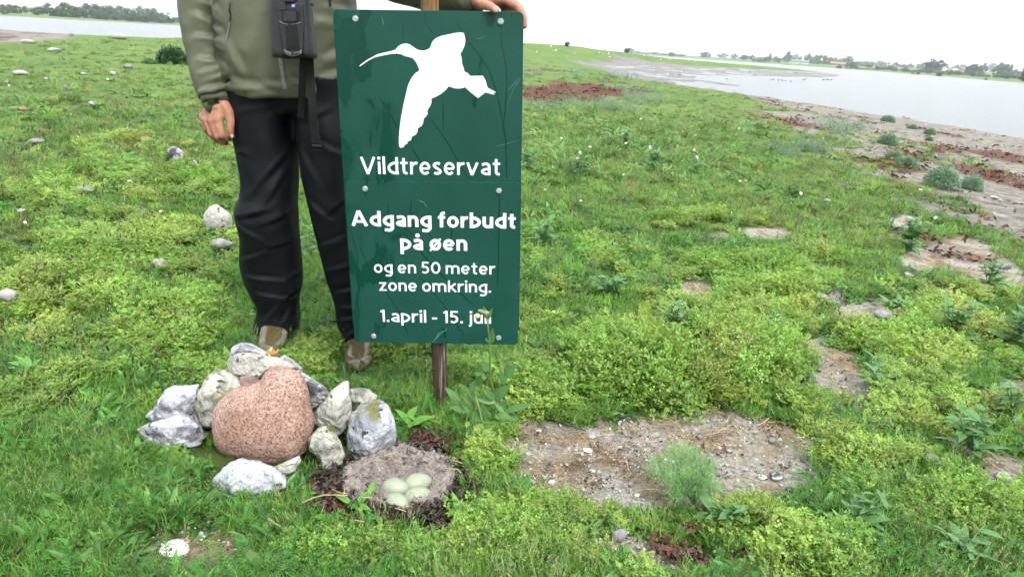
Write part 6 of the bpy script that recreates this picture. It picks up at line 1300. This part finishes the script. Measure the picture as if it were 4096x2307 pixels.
# ------------------------------------------------------------------ single plants
LF = {k: leafmat(k, c, attr=False, rough=.4, trans=.3) for k, c in {'campion_leaf': (.12, .26, .085), 'dock_leaf': (.105, .245, .075), 'bright_leaf': (.13, .31, .05)}.items()}
M_stem = leafmat('plant_stem', (.13, .21, .07), attr=False, trans=.1)
LMESH = {}
for k in LF:
    LMESH[k] = []
    for i in range(4):
        v, f = leaf_shape((0, 0, 0), (0, 1, .02), 1., .27 + .03 * i, .25 + .2 * i, 6, .22); LMESH[k].append(mesh('leaf', v, f, LF[k], True))
rpl = np.random.default_rng(31)
def leaf_obj(parent, base, az, el, L, kind, name='leaf', wid=1.):
    o = bpy.data.objects.new(name, LMESH[kind][rpl.integers(4)]); COL.objects.link(o); o.parent = parent; o.location = [float(v) for v in base]; o.rotation_euler = (el, rpl.normal() * .25, az - math.pi / 2); o.scale = (L * wid, L, L); return o
def leafy_plant(px, py, label, hgt=.10, stems=4, pairs=3, basal=8, L=.06, kind='campion_leaf', spread=.05, name='leafy_plant', flowers=0):
    b = gp(px, py); b[2] = zg(b[0], b[1]) + (.025 if stems else .008); L *= 1.15 if stems else .8; hgt *= 1.15; e = empty(name, b, label, 'plant', 'broad leaved plants in the turf')
    for i in range(basal): leaf_obj(e, (rpl.normal() * .006, rpl.normal() * .006, .004), i * 2.4 + rpl.uniform(-.4, .4), rpl.uniform(.25, .9), L * rpl.uniform(.8, 1.35), kind)
    for s in range(stems):
        az = rpl.uniform(0, 6.28); d = np.array([math.cos(az) * spread, math.sin(az) * spread, hgt * rpl.uniform(.7, 1.1)]); P = [np.zeros(3) + d * t + np.array([0, 0, .15 * hgt * t * (1 - t)]) for t in np.linspace(0, 1, 5)]
        v, f = tube(P, [.0022, .002, .0018, .0015, .0012], 6); o = link('stem', mesh('stem', v, f, M_stem), e)
        for j in range(pairs):
            t = .3 + .7 * (j + .5) / pairs; p = d * t; a0 = rpl.uniform(0, 6.28)
            for q in (0, math.pi): leaf_obj(e, p, a0 + q, rpl.uniform(.1, .8), L * rpl.uniform(.55, .95) * (1.15 - .45 * t), kind)
        if s < flowers:
            mb = MB(); top = d * 1.05
            for i in range(5): a = i * 1.2566; dd = np.array([math.cos(a), -.5, math.sin(a)]); ss = np.array([-math.sin(a), 0, math.cos(a)]); mb.add(*rhomb(top + dd * .008, dd, ss, .015, .012))
            link('flower', mesh('flower', mb.V, mb.F, M_petal, False), e)
    return e
M_petal = mat('white_petal', (.7, .7, .66), .6)
for a in [(2700, 1345, 'broad leaved plant standing behind the tall chervil mound', .11, 4, 3, 10, .075), (2425, 1195, 'flat broad leaved plant in the grass right of the sign', .06, 3, 3, 10, .07), (2165, 985, 'dark broad leaved plant against the right edge of the sign', .11, 4, 3, 10, .085), (2110, 690, 'leafy clump at the sign edge level with the word Vildtreservat', .16, 5, 4, 8, .09), (2320, 715, 'dark leafy clump among the far white flowers, left one', .15, 5, 4, 9, .10), (2610, 680, 'dark leafy clump among the far white flowers, right one', .16, 6, 4, 9, .10), (2500, 600, 'leafy clump with white flowers behind the other clumps', .18, 5, 4, 8, .10), (2780, 690, 'small leafy clump right of the white flowers', .10, 3, 3, 7, .08), (2900, 735, 'low grey green plant in the mid turf', .06, 2, 3, 9, .07),
          (3070, 1345, 'low leafy plant right of the chervil mound', .07, 3, 3, 9, .07), (3640, 985, 'large lush leafy clump at the beach edge', .17, 8, 4, 12, .10), (3560, 1240, 'low dark plant beside the flat grey stone', .06, 3, 3, 9, .075), (3800, 1340, 'tall leafy plant right of the low dark plant', .15, 6, 4, 10, .08), (4050, 1360, 'leafy plant cut by the right edge', .14, 5, 4, 10, .085), (3950, 1140, 'pale leafy clump near the right edge below the beach', .14, 5, 4, 8, .08), (3860, 1830, 'wet narrow leaved plant at the lower right', .10, 7, 3, 10, .07), (4040, 1660, 'broad leaved plant at the right edge', .09, 3, 3, 8, .075), (3500, 1560, 'leafy plant beside the bare path at right', .08, 3, 3, 8, .07), (1235, 1045, 'leafy plant seen between the legs', .12, 3, 4, 7, .07), (3830, 2260, 'broad leaved plant in the bottom right corner', .05, 3, 2, 8, .06), (2860, 2090, 'broad leaved plant below the feathery plant', .05, 3, 3, 9, .055), (3420, 2130, 'plant with upright leaves by the dark blue stone', .07, 3, 3, 7, .05)]:
    leafy_plant(a[0], a[1], a[2], a[3], a[4], a[5], a[6], a[7], kind='campion_leaf' if len(a[2]) % 2 else 'dock_leaf', flowers=2 if 'white flowers' in a[2] else 0)
for a in [(600, 2070, 'smooth leaf rosette below the left flints', .0, 0, 0, 9, .06), (260, 2030, 'pale leaf rosette in the short grass at lower left', .0, 0, 0, 8, .055), (320, 2215, 'flat plantain rosette at the bottom left', 0, 0, 0, 9, .06), (120, 1500, 'bright plantain rosette at the left edge', 0, 0, 0, 10, .07), (1640, 1720, 'bright leafy shoot behind the nest', .03, 1, 2, 6, .055), (1840, 2080, 'toothed leaf shoot right of the brown roots', .03, 1, 2, 5, .05), (1420, 2060, 'upright bright leaf shoot in front of the nest', .03, 1, 1, 4, .045), (2200, 2190, 'leaf rosette left of the lower soil spot', 0, 0, 0, 9, .045), (3290, 2300, 'leaf rosette at the bottom edge right', 0, 0, 0, 8, .05)]:
    leafy_plant(*a, kind='bright_leaf', name='leaf_rosette')
# the tall campion in front of the sign
CB = gp(1968, 1730); CB[2] = zg(CB[0], CB[1]); CAM = empty('campion', CB, 'tall flowering campion in front of the lower right corner of the sign', 'plant')
z6 = lambda p: (1780 + p[0] * .5167, 1150 + p[1] * .5167); YC = 1.84
def stem_px(path, r0, r1, Y0=YC, Y1=YC): P = [at(*z6(p), Y0 + (Y1 - Y0) * i / (len(path) - 1)) for i, p in enumerate(path)]; put('stem', *tube(P, np.linspace(r0, r1, len(P)), 7), M_stem, CAM)
stem_px([(372, 1090), (390, 950), (395, 860), (350, 700), (348, 620), (350, 520), (345, 440), (338, 340), (325, 245)], .0034, .0022, 1.87, 1.84)
stem_px([(385, 1080), (420, 900), (440, 800), (462, 740), (465, 640), (458, 580)], .003, .002, 1.87, 1.85)
stem_px([(260, 1080), (230, 960), (225, 900), (190, 830), (170, 790)], .003, .002, 1.85, 1.83); stem_px([(250, 1100), (150, 950), (110, 880), (60, 830)], .0026, .0018, 1.85, 1.83)
stem_px([(235, 840), (260, 920), (280, 1000), (295, 1060), (280, 1140), (240, 1200), (215, 1240)], .0036, .0024, 1.83, 1.78); stem_px([(330, 1100), (360, 1040), (390, 990), (390, 880)], .003, .002, 1.86, 1.85)
def leaf_px(b, t, w=.3, Y=YC, dy=None):
    B = at(*z6(b), Y + .01); T = at(*z6(t), Y - (dy if dy is not None else rpl.uniform(-.01, .02))); d = T - B; L = np.linalg.norm(d); L *= 1.12; v, f = leaf_shape((0, 0, 0), d / np.linalg.norm(d) + np.array([0, 0, .12]), L, L * w, .25, 6, .2)
    v = np.array(v); s = np.cross(d / L, [0, -.75, .65]); s /= np.linalg.norm(s); n_ = len(v) // 3
    for i in range(n_):                                # turn the blade towards the light in front
        c = v[3 * i + 1]; hw = np.linalg.norm(v[3 * i + 2] - v[3 * i]) / 2; up = np.cross(s, d / L); v[3 * i] = c - s * hw + up * hw * .2; v[3 * i + 2] = c + s * hw + up * hw * .2
    put('leaf', v + B, f, LF['campion_leaf'], CAM)
for b, t, w in [((340, 425), (315, 405), .45), ((362, 425), (368, 320), .28), ((340, 640), (275, 575), .42), ((360, 655), (390, 630), .4), ((470, 690), (543, 598), .38), ((440, 705), (395, 660), .35), ((390, 860), (492, 760), .36), ((385, 885), (248, 860), .36), ((390, 990), (530, 1015), .34), ((430, 960), (470, 870), .34), ((485, 950), (655, 905), .26), ((345, 1050), (308, 930), .36), ((360, 1060), (372, 1105), .5), ((185, 820), (120, 750), .32), ((200, 815), (232, 720), .34), ((190, 960), (55, 925), .34), ((110, 885), (12, 780), .32), ((235, 905), (145, 850), .36), ((245, 1010), (268, 1060), .4), ((300, 1045), (367, 1140), .26), ((290, 1045), (185, 1055), .24), ((385, 860), (305, 800), .36), ((460, 745), (425, 640), .3), ((255, 765), (275, 680), .34), ((330, 250), (300, 150), .2), ((335, 245), (366, 165), .24), ((460, 600), (435, 560), .3), ((465, 600), (492, 560), .3), ((215, 1235), (150, 1255), .3), ((395, 900), (450, 960), .4), ((320, 700), (232, 660), .3), ((250, 1060), (160, 1040), .36)]: leaf_px(b, t, w)
def bud(c, r, L, d, mt, name): c = at(*z6(c), YC - .006); d = np.array(d, float); d /= np.linalg.norm(d); put(name, *tube([c - d * L * .5, c - d * L * .25, c, c + d * L * .3, c + d * L * .5], [r * .35, r * .9, r, r * .7, r * .3], 8), mt, CAM)
M_bud = nmat('campion_bud', (.16, .2, .08), (.26, .3, .14), 200, .6, stretch=(1, 1, .15)); M_yel = mat('pale_yellow_petal', (.55, .5, .22), .6)
bud((290, 185), .007, .02, (-1, 0, .3), M_bud, 'bud'); bud((320, 200), .007, .018, (.2, 0, -1), M_bud, 'bud'); bud((270, 180), .005, .012, (-1, 0, .2), M_bud, 'bud'); bud((250, 220), .008, .016, (-.5, 0, -.6), M_yel, 'flower'); bud((207, 1282), .0095, .03, (.05, 0, 1), M_bud, 'bud'); bud((196, 1330), .009, .015, (.1, 0, 1), M_yel, 'flower')
fc = at(*z6((208, 1122)), 1.79)
for i in range(5): a = i * 1.2566 + .3; dd = np.array([math.cos(a), -.2, math.sin(a)]); ss = np.array([-math.sin(a), 0, math.cos(a)]); put('petal', *rhomb(fc + dd * .008, dd, ss, .015, .009), M_petal, CAM, False)
# feathery plant on the bare patch
FB = gp(2775, 2010); FB[2] = zg(FB[0], FB[1]); FEA = empty('feathery_plant', FB, 'pale green feathery plant leaning over the bare patch', 'plant')
M_fea = leafmat('feather_green', (.19, .36, .12), attr=False, trans=.35)
zf = lambda p: (1900 + p[0] * .6548, 1150 + p[1] * .6548)
for t, dy in [((1060, 1110), -.0), ((1100, 1050), .05), ((1190, 990), .08), ((1260, 970), .1), ((1340, 1000), .1), ((1440, 1070), .06), ((1400, 1130), .02), ((1160, 1190), -.03), ((1290, 1150), -.02), ((1350, 1220), -.03), ((1240, 1090), .04), ((1470, 1220), .0), ((1200, 1290), -.05)]:
    B = FB + np.array([0, 0, .005]); px_, py_ = zf(t); T = at(px_, py_, FB[1] + dy); T[2] = max(T[2], FB[2] + .03); mb = MB(); P = [B + (T - B) * u + np.array([0, 0, .03 * math.sin(math.pi * u)]) for u in np.linspace(0, 1, 6)]; mb.add(*tube(P, [.0016, .0014, .0012, .001, .0008, .0006], 5))
    for j in range(420):
        u = .3 + .7 * rpl.random() ** .8; i = min(int(u * 5), 4); c = P[i] + (P[i + 1] - P[i]) * (u * 5 - i) + rpl.normal(size=3) * .014 * (1.2 - .5 * u); dd = rpl.normal(size=3) + (T - B) / np.linalg.norm(T - B); mb.add(*blade(c, dd, rpl.uniform(.008, .02), .0015, .2, 2))
    mb.put('frond', M_fea, FEA, False)
# bushes of the beach and the left turf
M_bu = leafmat('beach_bush_leaf', (.19, .31, .18), attr=False, trans=.25); M_bd = leafmat('dark_bush_leaf', (.045, .115, .035), attr=False, trans=.2)
def bush(px, py, hw, hh, mt, label, n=6500, z0=-.15, leafL=.5, cat='bush'):
    b = gp(px, py + hh * .8, z0); b[2] = zg(b[0], b[1]); b = gp(px, py + hh * .8, b[2]); b[2] = zg(b[0], b[1]); k = px_m(b); w = hw * k; h = 2 * hh * k; e = empty('bush', b, label, cat); mb = MB(); r_ = np.random.default_rng(int(px)); q = max(w * .05, .006) * leafL / .5
    for i in range(n):
        a = r_.uniform(0, 6.28); u = r_.random(); el = math.asin(u); rr = r_.uniform(.6, 1.0) * (1 + .12 * math.sin(a * 3 + px) + .08 * math.sin(a * 7)); c = b + np.array([w * math.cos(el) * math.cos(a) * rr, w * math.cos(el) * math.sin(a) * rr * .9, h * math.sin(el) * rr]); dd = (c - b) / w + r_.normal(size=3) * .6; dd /= np.linalg.norm(dd); mb.add(*blade(c - dd * q, dd, q * r_.uniform(1.4, 2.6), q * .85, .5, 2))
    mb.put('foliage', mt, e, False)
    for i in range(5): a = r_.uniform(0, 6.28); put('stem', *tube([b - np.array([0, 0, .01]), b + np.array([w * .4 * math.cos(a), w * .4 * math.sin(a), h * .5])], [.008 * w * 4, .003 * w * 4], 5), M_stem, e)
for px, py, hw, hh, lab in [(3551, 474, 32, 13, 'grey green bush nearest the water at the beach'), (3650, 504, 24, 10, 'flat grey green bush beside red seaweed on the beach'), (3720, 524, 26, 13, 'small round grey green bush right of the red seaweed'), (3549, 561, 47, 22, 'wide grey green bush in the middle of the beach'), (3575, 626, 42, 22, 'left half of the twin grey green bushes on the beach'), (3624, 652, 52, 22, 'right half of the twin grey green bushes on the beach'), (3764, 720, 76, 42, 'largest grey green bush on the beach'), (3884, 734, 50, 30, 'grey green bush right of the largest one'), (3715, 556, 17, 8, 'tiny bright bush on the open beach')]:
    bush(px, py, hw, hh, M_bu, lab)
bush(690, 222, 66, 34, M_bd, 'dark green bush in the left turf beside the sleeve', 4500, 0, .8); bush(600, 240, 40, 12, M_bd, 'low dark growth left of the dark green bush', 700, 0, .8)
bush(265, 560, 55, 24, leafmat('mid_bush_leaf', (.085, .18, .025), attr=False), 'bright green leafy clump in the left turf', 1100, 0, .45)
# sticks, straw stems, feather
M_dk = nmat('dark_stick', (.02, .016, .014), (.06, .05, .042), 60, .6); M_pt = nmat('pale_twig', (.24, .16, .09), (.36, .27, .17), 60, .8)
for pa, r_, mt, lab in [([(2190, 1668), (2260, 1676), (2345, 1690)], .0042, M_dk, 'dark stick along the upper edge of the bare patch'), ([(3010, 2100), (3030, 2130), (3040, 2170)], .003, M_pt, 'pale broken twig left of the dark blue stone'), ([(3245, 2170), (3265, 2130), (3280, 2110)], .003, M_pt, 'brown twig leaning by the dark blue stone'), ([(1290, 2300), (1330, 2265), (1368, 2226)], .003, M_pt, 'straw coloured stick at the bottom edge'), ([(3070, 2165), (3110, 2155), (3140, 2150)], .0028, M_pt, 'pale twig lying on the soil at lower right'), ([(3380, 2260), (3410, 2245), (3440, 2250)], .0025, M_pt, 'thin tan twig at the lower right'), ([(2390, 1880), (2410, 1865), (2420, 1855)], .0028, M_pt, 'short pale twig on the bare patch')]:
    P = [gp(*p, .012 + .01 * i) for i, p in enumerate(pa)]; P = [np.array([p[0], p[1], zg(p[0], p[1]) + .008 + .006 * i]) for i, p in enumerate(P)]; o = put('twig', *tube(P, [r_, r_ * .9, r_ * .5], 7), mt, None, loc=P[0]); tag(o, lab, 'twig')
fe = [gp(*p, .03) for p in [(1992, 2262), (2015, 2250), (2040, 2258), (2056, 2280)]]; mb = MB(); T = np.gradient(np.array(fe), axis=0)
V = []
for i, p in enumerate(fe): s = np.cross(T[i], [0, 0, 1]); s /= np.linalg.norm(s); w = (.008, .011, .011, .004)[i]; V += [p - s * w - np.array([0, 0, .004]), p, p + s * w - np.array([0, 0, .004])]
o = put('feather', V, [q for i in range(3) for q in ((3 * i, 3 * i + 1, 3 * i + 4, 3 * i + 3), (3 * i + 1, 3 * i + 2, 3 * i + 5, 3 * i + 4))], nmat('feather', (.45, .44, .42), (.62, .61, .6), 40, .7, c3=(.06, .06, .06), s3=60), None, loc=fe[0]); tag(o, 'curled white and grey feather in the grass at the bottom', 'feather')
for px, py, rp_, lab in [(2672, 2190, .04, 1), (2785, 2245, .035, 2), (1930, 2190, .022, 3), (1500, 2285, .03, 4), (2755, 2130, .02, 5), (3020, 2240, .025, 6), (2180, 2215, .022, 7), (620, 1440, .012, 8)]:
    g = gp(px, py); o = flakes(70, g[0], g[1], lambda q, rp_=rp_: tuple(q.normal(size=2) * rp_ * .5), 40 + lab, M_rsw, 'washed_up_seaweed', None, (.01, .03), .014); o['label'] = 'dark red washed up seaweed shreds in the turf'
# ------------------------------------------------------------------ moist air over the fjord
hz = bpy.data.materials.new('moist_air'); hz.use_nodes = True; hn = hz.node_tree.nodes; hn.clear()
ho = hn.new('ShaderNodeOutputMaterial'); hv_ = hn.new('ShaderNodeVolumePrincipled'); hv_.inputs['Color'].default_value = (.9, .95, 1, 1); hv_.inputs['Density'].default_value = .0002
hz.node_tree.links.new(hv_.outputs[0], ho.inputs['Volume'])
HZ = put('haze', *box_vf((-6600, -6600, -4), (6600, 6600, 130)), hz, None, False); tag(HZ, 'thin moist air over the fjord', kind='stuff')
